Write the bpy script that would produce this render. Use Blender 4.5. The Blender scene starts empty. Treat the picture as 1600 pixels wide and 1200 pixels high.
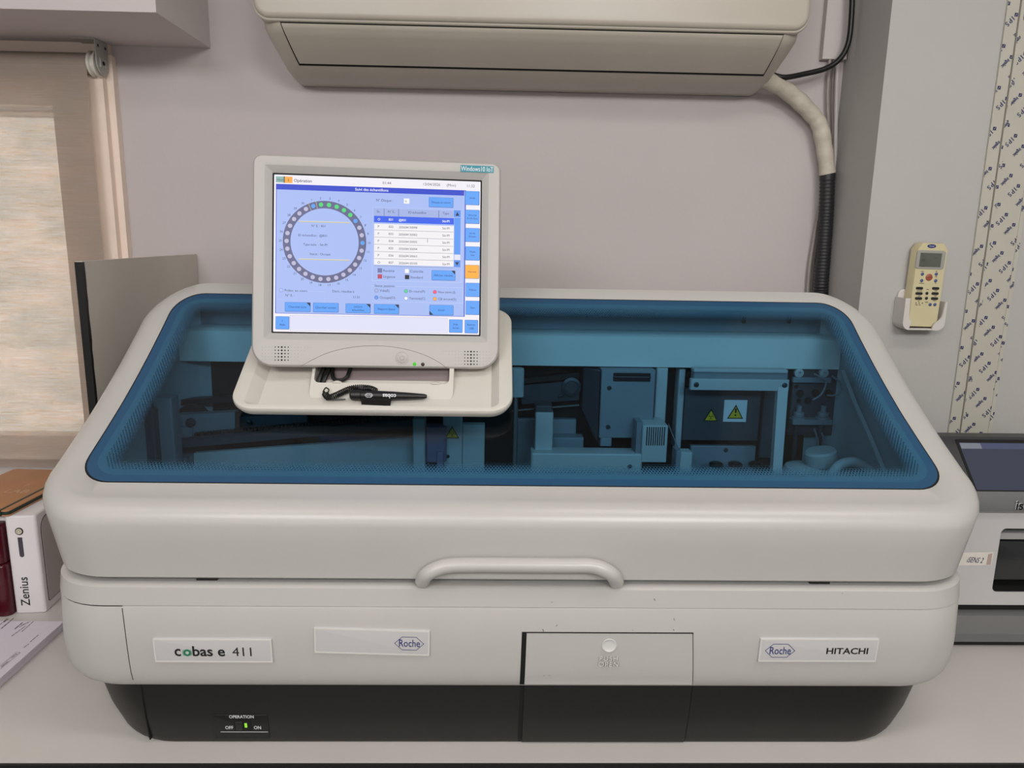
import bpy, bmesh, math, random
import numpy as np
from mathutils import Matrix, Vector
random.seed(4)
SC = bpy.context.scene
COL = SC.collection
R = math.radians

# ------------------------------------------------------------------ camera, world, lights, exposure
F_PX = 1150.0
EYE = Vector((0, 0, 1.584))
cam_d = bpy.data.cameras.new('camera')
cam_d.sensor_fit = 'HORIZONTAL'; cam_d.sensor_width = 36.0
cam_d.lens = 36.0 * F_PX / 1600
cam_d.clip_start = 0.02
cam = bpy.data.objects.new('camera', cam_d); COL.objects.link(cam)
CROT = (Matrix.Rotation(R(-1.45), 3, 'Z') @ Matrix.Rotation(R(90 - 11.4), 3, 'X') @ Matrix.Rotation(R(1.0), 3, 'Z'))
cam.matrix_world = Matrix.Translation(EYE) @ CROT.to_4x4()
SC.camera = cam

SC.view_settings.view_transform = 'Standard'
SC.view_settings.look = 'None'
SC.view_settings.gamma = 1.0
SC.view_settings.use_curve_mapping = False
SC.view_settings.exposure = 0.0

world = bpy.data.worlds.new('daylight'); SC.world = world
world.use_nodes = True
world.node_tree.nodes['Background'].inputs[0].default_value = (1.0, 0.95, 0.88, 1)
world.node_tree.nodes['Background'].inputs[1].default_value = 2.7

def area(name, loc, target, sx, sy, power, color):
    d = bpy.data.lights.new(name, 'AREA'); d.shape = 'RECTANGLE'
    d.size = sx; d.size_y = sy; d.energy = power; d.color = color
    o = bpy.data.objects.new(name, d); COL.objects.link(o)
    o.location = loc
    o.rotation_euler = (Vector(target) - Vector(loc)).to_track_quat('-Z', 'Y').to_euler()
    return o
area('ceiling_lamp_right', (0.75, 0.25, 2.66), (0.75, 0.25, 0), 1.2, 0.30, 8, (1.0, 0.975, 0.92))
area('ceiling_lamp_left', (-0.95, -0.1, 2.66), (-0.95, -0.1, 0), 1.2, 0.30, 5.5, (1.0, 0.95, 0.965))
area('ceiling_lamp_rear', (0.8, -1.55, 2.55), (0.2, 1.0, 1.2), 1.1, 0.4, 31, (1.0, 0.985, 0.945))
area('ceiling_lamp_rear_left', (-0.9, -1.55, 2.55), (-0.2, 1.0, 1.2), 1.1, 0.4, 24, (1.0, 0.965, 0.955))
area('rear_fill_light', (-0.4, -1.95, 1.45), (-0.2, 1.0, 1.3), 2.2, 1.0, 9, (1.0, 0.98, 0.97))  # soft frontal fill added behind the camera; no window in that wall

# ------------------------------------------------------------------ helpers
def P(x, y, Y=None, Z=None, X=None):
    """point where the line of sight through a photo pixel meets a plane of the room"""
    d = CROT @ Vector(((x - 800) / F_PX, -(y - 600) / F_PX, -1))
    if Y is not None: t = (Y - EYE.y) / d.y
    elif Z is not None: t = (Z - EYE.z) / d.z
    else: t = (X - EYE.x) / d.x
    return EYE + d * t

def lin(c):
    return tuple(((v / 255) / 12.92 if v <= 10 else (((v / 255) + 0.055) / 1.055) ** 2.4) for v in c)

MATS = {}
def mat(name, rgb, rough=0.5, metal=0.0, spec=0.5, bump=0.0, bscale=300.0, var=0.0, vscale=6.0, coat=0.0, emit=None):
    if name in MATS: return MATS[name]
    m = bpy.data.materials.new(name); m.use_nodes = True
    nt = m.node_tree; b = nt.nodes['Principled BSDF']
    c = lin(rgb)
    b.inputs['Base Color'].default_value = (*c, 1)
    b.inputs['Roughness'].default_value = rough
    b.inputs['Metallic'].default_value = metal
    b.inputs['Specular IOR Level'].default_value = spec
    b.inputs['Coat Weight'].default_value = coat
    if emit is not None:
        b.inputs['Emission Color'].default_value = (*lin(emit[0]), 1)
        b.inputs['Emission Strength'].default_value = emit[1]
    if var or bump:
        tc = nt.nodes.new('ShaderNodeTexCoord')
    if var:
        n = nt.nodes.new('ShaderNodeTexNoise'); n.inputs['Scale'].default_value = vscale
        n.inputs['Detail'].default_value = 5
        nt.links.new(tc.outputs['Object'], n.inputs['Vector'])
        r = nt.nodes.new('ShaderNodeValToRGB')
        r.color_ramp.elements[0].position = 0.3; r.color_ramp.elements[1].position = 0.7
        r.color_ramp.elements[0].color = (*[v * (1 - var) for v in c], 1)
        r.color_ramp.elements[1].color = (*[min(1, v * (1 + var)) for v in c], 1)
        nt.links.new(n.outputs['Fac'], r.inputs['Fac'])
        nt.links.new(r.outputs['Color'], b.inputs['Base Color'])
    if bump:
        n2 = nt.nodes.new('ShaderNodeTexNoise'); n2.inputs['Scale'].default_value = bscale
        n2.inputs['Detail'].default_value = 3
        nt.links.new(tc.outputs['Object'], n2.inputs['Vector'])
        bp = nt.nodes.new('ShaderNodeBump'); bp.inputs['Strength'].default_value = bump
        bp.inputs['Distance'].default_value = 0.002
        nt.links.new(n2.outputs['Fac'], bp.inputs['Height'])
        nt.links.new(bp.outputs['Normal'], b.inputs['Normal'])
    MATS[name] = m
    return m

def glow(rgb, k=1.0):
    name = 'glow_%d_%d_%d' % tuple(rgb)
    if name in MATS: return MATS[name]
    m = bpy.data.materials.new(name); m.use_nodes = True
    b = m.node_tree.nodes['Principled BSDF']
    b.inputs['Base Color'].default_value = (0.01, 0.01, 0.012, 1)
    b.inputs['Roughness'].default_value = 0.35
    b.inputs['Specular IOR Level'].default_value = 0.2
    b.inputs['Emission Color'].default_value = (*lin(rgb), 1)
    b.inputs['Emission Strength'].default_value = k
    MATS[name] = m
    return m

_TXT = {}
def text_geo(s, bold=0.0, space=1.0):
    key = (s, bold, space)
    if key in _TXT: return _TXT[key]
    cu = bpy.data.curves.new('lettering', 'FONT')
    cu.body = s; cu.size = 1.0; cu.offset = bold; cu.resolution_u = 3
    cu.space_character = space
    o = bpy.data.objects.new('lettering', cu); COL.objects.link(o)
    me = bpy.data.meshes.new_from_object(o)
    vs = [(v.co.x, v.co.y) for v in me.vertices]
    fs = [tuple(p.vertices) for p in me.polygons]
    bpy.data.objects.remove(o); bpy.data.curves.remove(cu); bpy.data.meshes.remove(me)
    _TXT[key] = (vs, fs)
    return _TXT[key]

def rrect(x0, x1, y0, y1, r, seg=8, nx=1, ny=1):
    """rounded rectangle, counter-clockwise from the (x0,y0) corner; r: one radius or (bl, br, tr, tl)"""
    rs = [r] * 4 if not isinstance(r, (tuple, list)) else list(r)
    rs = [max(1e-5, v) for v in rs]
    cs = [(x0 + rs[0], y0 + rs[0], 180, rs[0]), (x1 - rs[1], y0 + rs[1], 270, rs[1]),
          (x1 - rs[2], y1 - rs[2], 0, rs[2]), (x0 + rs[3], y1 - rs[3], 90, rs[3])]
    arcs = []
    for cx, cy, a0, rr in cs:
        arcs.append([(cx + rr * math.cos(R(a0 + 90 * k / seg)), cy + rr * math.sin(R(a0 + 90 * k / seg))) for k in range(seg + 1)])
    out = []
    for i in range(4):
        out += arcs[i]
        n = nx if i in (0, 2) else ny
        p, q = arcs[i][-1], arcs[(i + 1) % 4][0]
        for k in range(1, n):
            t = k / n
            out.append((p[0] + (q[0] - p[0]) * t, p[1] + (q[1] - p[1]) * t))
    return out

FRONT = Matrix.Rotation(R(90), 4, 'X')      # local xy -> room XZ, local +z -> toward the viewer (-Y)

class MB:
    def __init__(s, mats):
        s.v = []; s.f = []; s.fm = []; s.fs = []; s.m = Matrix.Identity(4); s.i = 0; s.sm = True
        s.mats = mats if isinstance(mats, list) else [mats]
        s.uv = None
    def use(s, material):
        if material not in s.mats: s.mats.append(material)
        s.i = s.mats.index(material); return s
    def pt(s, p):
        q = s.m @ Vector(p); s.v.append((q.x, q.y, q.z)); return len(s.v) - 1
    def face(s, idx, flip=False):
        s.f.append(tuple(reversed(idx)) if flip else tuple(idx)); s.fm.append(s.i); s.fs.append(s.sm)
    def poly(s, pts):
        s.face([s.pt(p) for p in pts])
    def box(s, a, b):
        x0, y0, z0 = [min(a[k], b[k]) for k in range(3)]; x1, y1, z1 = [max(a[k], b[k]) for k in range(3)]
        i = [s.pt(p) for p in ((x0, y0, z0), (x1, y0, z0), (x1, y1, z0), (x0, y1, z0), (x0, y0, z1), (x1, y0, z1), (x1, y1, z1), (x0, y1, z1))]
        for q in ((3, 2, 1, 0), (4, 5, 6, 7), (0, 1, 5, 4), (1, 2, 6, 5), (2, 3, 7, 6), (3, 0, 4, 7)): s.face([i[k] for k in q])
    def loft(s, rings, close=True, cap0=False, cap1=False, flip=False):
        ids = [[s.pt(p) for p in r] for r in rings]
        n = len(ids[0])
        for a, b in zip(ids[:-1], ids[1:]):
            for k in range(n if close else n - 1):
                l = (k + 1) % n
                s.face((a[k], a[l], b[l], b[k]), flip)
        if cap0: s.face(list(reversed(ids[0])), flip)
        if cap1: s.face(ids[-1], flip)
        return ids
    def slab(s, x0, x1, y0, y1, z0, z1, r=0.004, fil=0.0015, seg=6, back_fil=0.0):
        """rounded-rectangle plate in local xy, from z0 (back) to z1 (front), edges rounded by fil"""
        rs = [r] * 4 if not isinstance(r, (tuple, list)) else r
        def ring(o, z): return [(p[0], p[1], z) for p in rrect(x0 + o, x1 - o, y0 + o, y1 - o, [max(v - o, 1e-4) for v in rs], seg)]
        rings = []
        if back_fil:
            for k in range(4):
                t = R(90 * k / 4); rings.append(ring(back_fil * (1 - math.sin(t)), z0 + back_fil * (1 - math.cos(t))))
        rings.append(ring(0, z0 + back_fil))
        for k in range(5):
            t = R(90 * k / 4); rings.append(ring(fil * (1 - math.cos(t)), z1 - fil + fil * math.sin(t)))
        s.loft(rings, cap0=True, cap1=True)
    def rbox(s, a, b, r=0.004, fil=0.0015):
        """box between two room corners with rounded upright and top edges"""
        s.slab(min(a[0], b[0]), max(a[0], b[0]), min(a[1], b[1]), max(a[1], b[1]), min(a[2], b[2]), max(a[2], b[2]), r, fil)
    def prism(s, pts, z0, z1):
        a = [s.pt((p[0], p[1], z0)) for p in pts]; b = [s.pt((p[0], p[1], z1)) for p in pts]
        n = len(pts)
        for k in range(n): s.face((a[k], a[(k + 1) % n], b[(k + 1) % n], b[k]))
        s.face(list(reversed(a))); s.face(b)
    def ringplate(s, outer, inner, z0, z1):
        """plate with a hole: outlines of equal point count"""
        s.loft([[(*p, z0) for p in inner], [(*p, z0) for p in outer], [(*p, z1) for p in outer], [(*p, z1) for p in inner], [(*p, z0) for p in inner]])
    def disc(s, c, r, z0=None, z1=None, n=20):
        pts = [(c[0] + r * math.cos(2 * math.pi * k / n), c[1] + r * math.sin(2 * math.pi * k / n)) for k in range(n)]
        if z1 is None: s.face([s.pt((*p, z0 if z0 is not None else 0)) for p in pts])
        else: s.prism(pts, z0, z1)
    def lathe(s, prof, n=24):
        s.loft([[(r * math.cos(2 * math.pi * k / n), r * math.sin(2 * math.pi * k / n), z) for k in range(n)] for r, z in prof], cap0=True, cap1=True)
    def tube(s, path, rad, n=10, flat=1.0):
        path = [Vector(p) for p in path]
        rads = rad if isinstance(rad, (list, tuple)) else [rad] * len(path)
        up = None; rings = []
        for k, p in enumerate(path):
            t = (path[min(k + 1, len(path) - 1)] - path[max(k - 1, 0)]).normalized()
            if up is None:
                up = t.orthogonal().normalized()
            up = (up - t * up.dot(t)).normalized(); sd = t.cross(up)
            rings.append([p + (up * math.cos(2 * math.pi * j / n) + sd * math.sin(2 * math.pi * j / n) * flat) * rads[k] for j in range(n)])
        s.loft(rings, cap0=True, cap1=True)
    def text(s, txt, x, y, size, z=0.0, bold=0.0, align='l', sx=1.0, rot=0.0, space=1.0):
        vs, fs = text_geo(txt, bold, space)
        if not vs: return
        xs = [v[0] for v in vs]; w = max(xs)
        ox = {'l': 0, 'c': -w / 2, 'r': -w}[align]
        c, sn = math.cos(R(rot)), math.sin(R(rot))
        ids = []
        for v in vs:
            a, b = (v[0] + ox) * size * sx, v[1] * size
            ids.append(s.pt((x + a * c - b * sn, y + a * sn + b * c, z)))
        sm = s.sm; s.sm = False
        for f in fs: s.face([ids[k] for k in f])
        s.sm = sm
    def rect(s, x0, x1, y0, y1, z):
        s.poly([(x0, y0, z), (x1, y0, z), (x1, y1, z), (x0, y1, z)])
    def build(s, name, parent=None, label=None, angle=35, at=None):
        me = bpy.data.meshes.new(name)
        vs = s.v
        o = bpy.data.objects.new(name, me)
        if at is not None:
            vs = [(a - at[0], b - at[1], c - at[2]) for a, b, c in vs]
        me.from_pydata(vs, [], s.f)
        for m in s.mats: me.materials.append(m)
        me.polygons.foreach_set('material_index', s.fm)
        me.polygons.foreach_set('use_smooth', s.fs)
        if s.uv:
            lay = me.uv_layers.new(name='plan')
            for lp in me.loops: lay.data[lp.index].uv = s.uv[lp.vertex_index]
        me.update()
        if angle: me.set_sharp_from_angle(angle=R(angle))
        COL.objects.link(o)
        if at is not None: o.location = at
        if parent is not None:
            o.parent = parent
            pw = Vector((0, 0, 0)); q = parent
            while q is not None: pw += q.location; q = q.parent
            o.location = (Vector(at) if at is not None else Vector((0, 0, 0))) - pw
        if label: o['label'] = label
        return o

def thing(name, label, cat, loc, group=None):
    o = bpy.data.objects.new(name, None); COL.objects.link(o)
    o.location = loc; o.empty_display_size = 0.05
    o['label'] = label; o['category'] = cat
    if group: o['group'] = group
    return o
def tag(o, label, cat, group=None):
    o['label'] = label; o['category'] = cat
    if group: o['group'] = group
    return o
def struct(o):
    o['kind'] = 'structure'; return o

def smooth_path(pts, n=8):
    pts = [Vector(p) for p in pts]; out = []
    q = [pts[0]] + pts + [pts[-1]]
    for i in range(1, len(q) - 2):
        a, b, c, d = q[i - 1:i + 3]
        for k in range(n):
            t = k / n
            out.append(0.5 * ((2 * b) + (c - a) * t + (2 * a - 5 * b + 4 * c - d) * t * t + (3 * b - a - 3 * c + d) * t ** 3))
    out.append(pts[-1]); return out

# ------------------------------------------------------------------ materials
M_wall = mat('wall_paint', (190, 182, 182), 0.75, bump=0.25, bscale=60, var=0.03, vscale=2.5)
M_pillar = mat('pillar_paint', (181, 179, 176), 0.75, bump=0.25, bscale=80, var=0.02, vscale=3)
M_ceil = mat('ceiling_paint', (205, 200, 198), 0.8, bump=0.1)
M_beam = mat('beam_paint', (200, 192, 192), 0.75, bump=0.25, bscale=50, var=0.03, vscale=4)
M_floor = mat('floor_tile', (130, 125, 120), 0.4, var=0.05)
M_wood = mat('old_cream_paint', (236, 218, 204), 0.6, bump=0.3, bscale=40, var=0.04, vscale=12)
M_white = mat('warm_white_plastic', (187, 185, 181), 0.30, bump=0.06, bscale=900, var=0.012, vscale=10)
M_whiteb = mat('inner_white_plastic', (208, 208, 206), 0.4)
M_dark = mat('charcoal_plastic', (28, 27, 26), 0.42, bump=0.08, bscale=900, var=0.05, vscale=8)
M_black = mat('black_plastic', (14, 14, 15), 0.4)
M_gap = mat('black_gap', (6, 6, 7), 0.8)
M_grey = mat('grey_metal', (130, 134, 140), 0.4, metal=0.3, var=0.04)
M_dgrey = mat('dark_grey_metal', (62, 64, 70), 0.45, metal=0.3)
M_steel = mat('brushed_steel', (170, 172, 175), 0.3, metal=0.8)
M_ac = mat('aged_cream_plastic', (183, 176, 164), 0.35, bump=0.05, bscale=600, var=0.03, vscale=8)
M_counter = mat('laminate_grey_white', (205, 201, 196), 0.38, bump=0.04, bscale=500, var=0.025, vscale=7)
M_ctredge = mat('black_edging', (18, 18, 19), 0.5, bump=0.2, bscale=120)
M_bezel = mat('monitor_plastic', (180, 177, 173), 0.42, bump=0.08, bscale=1200)
M_tray = mat('tray_plastic', (209, 205, 196), 0.38, bump=0.04, bscale=900)
M_navy = mat('navy_print', (22, 38, 112), 0.5)
M_film_ink = mat('film_ink', (34, 34, 92), 0.5)
M_ink = mat('dark_ink', (28, 28, 30), 0.5)
M_green = mat('green_print', (12, 120, 82), 0.5)
M_yellow = mat('warning_yellow', (225, 190, 20), 0.5)
M_paperw = mat('label_white', (228, 230, 234), 0.5)

# ------------------------------------------------------------------ room shell
CT = 0.90            # worktop height
WY = 1.66            # back wall
b = MB(M_floor); b.box((-2.2, -2.0, -0.08), (2.2, WY + 0.2, 0)); struct(b.build('floor'))
b = MB(M_ceil); b.box((-2.2, -2.0, 2.7), (2.2, WY + 0.2, 2.78)); struct(b.build('ceiling'))
b = MB(M_pillar); b.box((2.2, -2.0, 0), (2.3, WY + 0.2, 2.7)); struct(b.build('wall_right'))
b = MB(M_pillar); b.box((-2.3, -2.0, 0), (-2.2, WY + 0.2, 2.7)); struct(b.build('wall_left'))
b = MB(M_pillar); b.box((-2.2, -2.1, 0), (2.2, -2.0, 2.7)); struct(b.build('wall_front'))
WX0, WX1, WZ0, WZ1 = -1.95, -0.926, 1.06, 1.833       # window opening
b = MB(M_wall)
b.box((WX1, WY, 0), (2.2, WY + 0.16, 2.7)); b.box((-2.2, WY, 0), (WX0, WY + 0.16, 2.7))
b.box((WX0, WY, 0), (WX1, WY + 0.16, WZ0)); b.box((WX0, WY, WZ1), (WX1, WY + 0.16, 2.7))
struct(b.build('wall_back'))
b = MB(M_pillar); b.box((0.738, 1.478, 0), (2.2, WY, 2.7)); struct(b.build('wall_pillar'))
# beam across the top of the window
b = MB(M_beam); b.box((-2.2, 1.408, 1.957), (-0.60, WY, 2.7)); struct(b.build('trim_1'))
# old painted batten under the beam (blind is screwed below it)
b = MB(M_wood); b.box((-2.2, 1.635, 1.922), (-0.806, WY, 1.957)); struct(b.build('trim_2'))

# window: frame boards, glass
M_wglass = mat('window_glass', (230, 235, 235), 0.05)
nt = M_wglass.node_tree
tr = nt.nodes.new('ShaderNodeBsdfTransparent'); tr.inputs[0].default_value = (0.95, 0.97, 0.96, 1)
gl = nt.nodes.new('ShaderNodeBsdfGlossy'); gl.inputs['Roughness'].default_value = 0.02
mx = nt.nodes.new('ShaderNodeMixShader'); mx.inputs[0].default_value = 0.06
nt.links.new(tr.outputs[0], mx.inputs[1]); nt.links.new(gl.outputs[0], mx.inputs[2])
nt.links.new(mx.outputs[0], nt.nodes['Material Output'].inputs[0])
win = struct(thing('window_1', 'window behind the pulled down roller blind, cream painted frame', 'window', (-1.4, WY, WZ0)))
del win['label'], win['category']
b = MB(M_wood)
b.box((WX1, WY - 0.022, 0.98), (-0.845, WY, 1.925))
b.box((-0.845, WY - 0.034, 0.98), (-0.812, WY, 1.925))
b.box((-0.812, WY - 0.018, 0.98), (-0.798, WY, 1.935))
b.box((WX0 - 0.08, WY - 0.022, WZ1), (WX1, WY, 1.92))
b.box((WX0, WY + 0.05, WZ0), (WX0 + 0.05, WY + 0.09, WZ1)); b.box((WX1 - 0.02, WY + 0.05, WZ0), (WX1, WY + 0.09, WZ1))
b.box((WX0, WY + 0.05, WZ0), (WX1, WY + 0.09, WZ0 + 0.04)); b.box((WX0, WY + 0.05, WZ1 - 0.004), (WX1, WY + 0.09, WZ1))
b.build('window_frame', win)
b = MB(M_wglass); b.box((WX0, WY + 0.066, WZ0), (WX1, WY + 0.072, WZ1)); b.build('glass_pane', win)
M_sill = mat('sill_tile', (205, 202, 204), 0.45, var=0.03)
b = MB(M_sill); b.rbox((-2.2, 1.44, 0.98), (-0.815, WY - 0.001, 1.058), 0.004, 0.004); struct(b.build('trim_3'))

# ------------------------------------------------------------------ worktop
ct = thing('worktop', 'long pale grey laminate worktop with black front edge', 'worktop', (0, 1.2, CT))
b = MB(M_counter); b.box((-2.19, 0.857, CT - 0.012), (2.19, 1.477, CT)); b.box((-2.19, 1.4775, CT - 0.012), (0.7375, WY - 0.001, CT)); b.build('top_surface', ct)
b = MB(M_ctredge); b.box((-2.19, 0.853, CT - 0.05), (2.19, 0.872, CT - 0.0015)); b.build('front_edge', ct)
b = MB(M_dark); b.box((-2.19, 0.874, 0), (2.19, 0.90, CT - 0.051)); b.build('front_panel', ct)

# ------------------------------------------------------------------ roller blind
M_blind = bpy.data.materials.new('woven_blind_fabric'); M_blind.use_nodes = True
nt = M_blind.node_tree; nt.nodes.clear()
out = nt.nodes.new('ShaderNodeOutputMaterial')
tc = nt.nodes.new('ShaderNodeTexCoord')
mp = nt.nodes.new('ShaderNodeMapping'); mp.inputs['Scale'].default_value = (16, 1, 420)
n1 = nt.nodes.new('ShaderNodeTexNoise'); n1.inputs['Scale'].default_value = 1.6; n1.inputs['Detail'].default_value = 4
mp2 = nt.nodes.new('ShaderNodeMapping'); mp2.inputs['Scale'].default_value = (10, 1, 26); mp2.inputs['Location'].default_value = (3, 0, 5)
n2 = nt.nodes.new('ShaderNodeTexNoise'); n2.inputs['Scale'].default_value = 1.0; n2.inputs['Detail'].default_value = 6
nt.links.new(tc.outputs['Object'], mp.inputs[0]); nt.links.new(tc.outputs['Object'], mp2.inputs[0])
nt.links.new(mp.outputs[0], n1.inputs[0]); nt.links.new(mp2.outputs[0], n2.inputs[0])
r1 = nt.nodes.new('ShaderNodeValToRGB'); cr = r1.color_ramp
cr.elements[0].position = 0.32; cr.elements[0].color = (*lin((190, 174, 162)), 1)
cr.elements[1].position = 0.68; cr.elements[1].color = (*lin((250, 240, 236)), 1)
e = cr.elements.new(0.45); e.color = (*lin((232, 214, 202)), 1)
e = cr.elements.new(0.55); e.color = (*lin((204, 206, 212)), 1)
nt.links.new(n1.outputs['Fac'], r1.inputs[0])
r2 = nt.nodes.new('ShaderNodeValToRGB'); cr = r2.color_ramp
cr.elements[0].position = 0.35; cr.elements[0].color = (*lin((190, 196, 190)), 1)
cr.elements[1].position = 0.65; cr.elements[1].color = (*lin((244, 230, 220)), 1)
nt.links.new(n2.outputs['Fac'], r2.inputs[0])
mul = nt.nodes.new('ShaderNodeMix'); mul.data_type = 'RGBA'; mul.blend_type = 'MULTIPLY'; mul.inputs[0].default_value = 0.8
nt.links.new(r1.outputs[0], mul.inputs[6]); nt.links.new(r2.outputs[0], mul.inputs[7])
tl = nt.nodes.new('ShaderNodeBsdfTranslucent'); nt.links.new(mul.outputs[2], tl.inputs[0])
wv = nt.nodes.new('ShaderNodeTexWave'); wv.inputs['Scale'].default_value = 230; wv.bands_direction = 'Z'
nt.links.new(tc.outputs['Object'], wv.inputs[0])
r3 = nt.nodes.new('ShaderNodeValToRGB'); r3.color_ramp.elements[0].color = (*lin((172, 159, 148)), 1); r3.color_ramp.elements[1].color = (*lin((182, 168, 157)), 1)
nt.links.new(wv.outputs['Fac'], r3.inputs[0])
df = nt.nodes.new('ShaderNodeBsdfDiffuse'); nt.links.new(r3.outputs[0], df.inputs[0])
ms = nt.nodes.new('ShaderNodeMixShader'); ms.inputs[0].default_value = 0.16
nt.links.new(df.outputs[0], ms.inputs[1]); nt.links.new(tl.outputs[0], ms.inputs[2])
trp = nt.nodes.new('ShaderNodeBsdfTransparent'); nt.links.new(mul.outputs[2], trp.inputs[0])
mo = nt.nodes.new('ShaderNodeMixShader'); mo.inputs[0].default_value = 0.26
nt.links.new(ms.outputs[0], mo.inputs[1]); nt.links.new(trp.outputs[0], mo.inputs[2])
nt.links.new(mo.outputs[0], out.inputs[0])
BY = 1.600
bl = thing('roller_blind', 'beige woven roller blind pulled down over the bright window', 'blind', (-1.4, BY, 1.06))
b = MB(M_blind)
rt = 0.021; zc = 1.912
path = []
for k in range(25):
    a = R(200 - 340 * k / 24); path.append((BY + 0.019 + rt * math.cos(a) * 1.0, zc + rt * math.sin(a)))
front = [(BY + 0.019 - rt, zc - 0.006), (BY + 0.019 - rt, 1.068)]
path = list(reversed(path)) + front
rows = [[(-2.1, y, z), (-0.828, y, z)] for y, z in path]
back = [[(p[0], p[1] + 0.0006, p[2]) for p in r] for r in rows]
b.loft(rows, close=False)
fab = b.build('blind_fabric', bl)
M_alu = mat('blind_aluminium', (176, 176, 170), 0.4, metal=0.3)
b = MB(M_alu); b.m = Matrix.Translation((-2.1, BY + 0.019, zc)) @ Matrix.Rotation(R(90), 4, 'Y'); b.lathe([(0.018, 0), (0.018, 1.27)], 20); b.build('roller_tube', bl)
b = MB(M_blind); b.box((-2.1, BY - 0.004, 1.06), (-0.829, BY + 0.004, 1.076)); b.build('bottom_bar', bl)
# bracket with the chain wheel at the right end
b = MB([M_alu, M_black])
zb0, zb1 = 1.893, 1.956
b.m = Matrix.Translation((-0.806, BY + 0.019, 0)) @ Matrix.Rotation(R(90), 4, 'Z') @ Matrix.Rotation(R(90), 4, 'X')
pts = [(-0.024, zb1), (-0.024, 1.914)] + [(0.024 * math.cos(R(a)), 1.914 + 0.024 * math.sin(R(a))) for a in range(190, 360, 17)] + [(0.024, 1.914), (0.024, zb1)]
b.prism(pts, -0.001, 0.001)
b.use(M_black); b.disc((0.002, 1.914), 0.004, 0.001, 0.0022); b.disc((-0.014, 1.945), 0.003, 0.001, 0.0016); b.disc((0.014, 1.945), 0.003, 0.001, 0.0016)
b.use(M_alu); b.box((-0.012, 1.905, 0.001), (-0.010, 1.922, 0.003)); b.box((0.008, 1.905, 0.001), (0.010, 1.922, 0.003))
b.m = Matrix.Identity(4); b.box((-0.85, BY - 0.006, 1.9545), (-0.806, BY + 0.043, 1.9568))
b.build('bracket', bl, label='grey metal blind bracket screwed under the beam')
b = MB(M_tray)
b.m = Matrix.Translation((-0.828, BY + 0.019, 1.912)) @ Matrix.Rotation(R(90), 4, 'Y')
b.lathe([(0.012, 0), (0.025, 0.001), (0.025, 0.005), (0.021, 0.007), (0.021, 0.010), (0.025, 0.012), (0.025, 0.016), (0.012, 0.018)], 28)
b.build('chain_wheel', bl, label='white plastic chain wheel')

# ------------------------------------------------------------------ partition board left of the analyser
pb = thing('partition_board', 'upright grey board with a rough black front edge, left of the analyser', 'board', (-0.66, 1.42, CT))
M_board = mat('grey_board', (196, 189, 180), 0.6, bump=0.08, bscale=150, var=0.06, vscale=5)
b = MB(M_board); b.box((-0.668, 1.201, CT + 0.0005), (-0.657, WY - 0.003, 1.532)); b.build('panel', pb)
b = MB(M_black)
n = 40; zz = [CT + 0.0005 + (1.531 - CT - 0.0005) * k / n for k in range(n + 1)]
L = [(-0.6685, 1.199, z) for z in zz]; Rr_ = [(-0.6565, 1.199, z) for z in zz]; B2 = [(-0.6565, 1.206 + random.uniform(-0.0012, 0.0012), z) for z in zz]; B1 = [(-0.6685, 1.206, z) for z in zz]
b.loft([[L[k], Rr_[k], B2[k], B1[k]] for k in range(n + 1)], cap0=True, cap1=True)
b.build('edge_strip', pb, label='rough black edge strip')

# ------------------------------------------------------------------ analyser
XC = 0.034
PY = [.80, .85, .90, .95, 1.0, 1.05, 1.1, 1.15, 1.2, 1.25, 1.30, 1.36, 1.42, 1.5]
PZ = [1.220, 1.240, 1.262, 1.284, 1.309, 1.335, 1.364, 1.395, 1.428, 1.463, 1.497, 1.537, 1.577, 1.63]
def prof(y): return float(np.interp(y, PY, PZ))
an = thing('laboratory_analyser', 'large white benchtop laboratory analyser with blue tinted window and charcoal base', 'analyser', (XC, 1.2, CT))
NX, NY = 18, 16
def outline(a, y0, y1, r): return rrect(XC - a, XC + a, y0, y1, r, 10, NX, NY)
GA, GY0, GY1, GR = 0.571, 0.911, 1.272, 0.046
# glass opening has narrower radius behind; lid as a closed shell
b = MB(M_white)
g = outline(GA + 0.001, GY0 - 0.001, GY1 + 0.001, GR)
rings = []
LB = 1.151
rings.append([(x, y, LB) for x, y in outline(0.586, 0.890, 1.310, 0.075)])
rings.append([(x, y, prof(y) - 0.03) for x, y in outline(0.584, 0.892, 1.308, 0.075)])
rings.append([(x, y, prof(y) - 0.012) for x, y in outline(0.577, 0.902, 1.288, 0.05)])
rings.append([(x, y, prof(y) - 0.012) for x, y in g])
rings.append([(x, y, prof(y) - 0.0012) for x, y in g])
rings.append([(x, y, prof(y)) for x, y in outline(GA + 0.0025, GY0 - 0.0025, GY1 + 0.0025, GR)])
FR = 0.030
A0, Y0, Y1 = 0.5915, 0.889, 1.296
rings.append([(x, y, prof(y)) for x, y in outline(A0, Y0, Y1, 0.064)])
for k in range(1, 9):
    t = R(90 * k / 8); s_ = FR * math.sin(t); dn = FR * (1 - math.cos(t))
    src = outline(A0, Y0, Y1, 0.064); o_ = outline(A0 + s_, Y0 - s_, Y1 + s_, 0.064 + s_)
    rings.append([(o_[i][0], o_[i][1], prof(src[i][1]) - dn) for i in range(len(o_))])
top = rings[-1]
lowr = outline(0.609, 0.8725, 1.322, 0.088)
for t in (0.33, 0.66, 0.96):
    rings.append([(top[i][0] + (lowr[i][0] - top[i][0]) * t, top[i][1] + (lowr[i][1] - top[i][1]) * t, top[i][2] + (LB - top[i][2]) * t) for i in range(len(top))])
rings.append([(x, y, LB) for x, y in outline(0.606, 0.876, 1.319, 0.086)])
rings.append(rings[0])
b.loft(rings[4:])
lid = b.build('lid', an)
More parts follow.
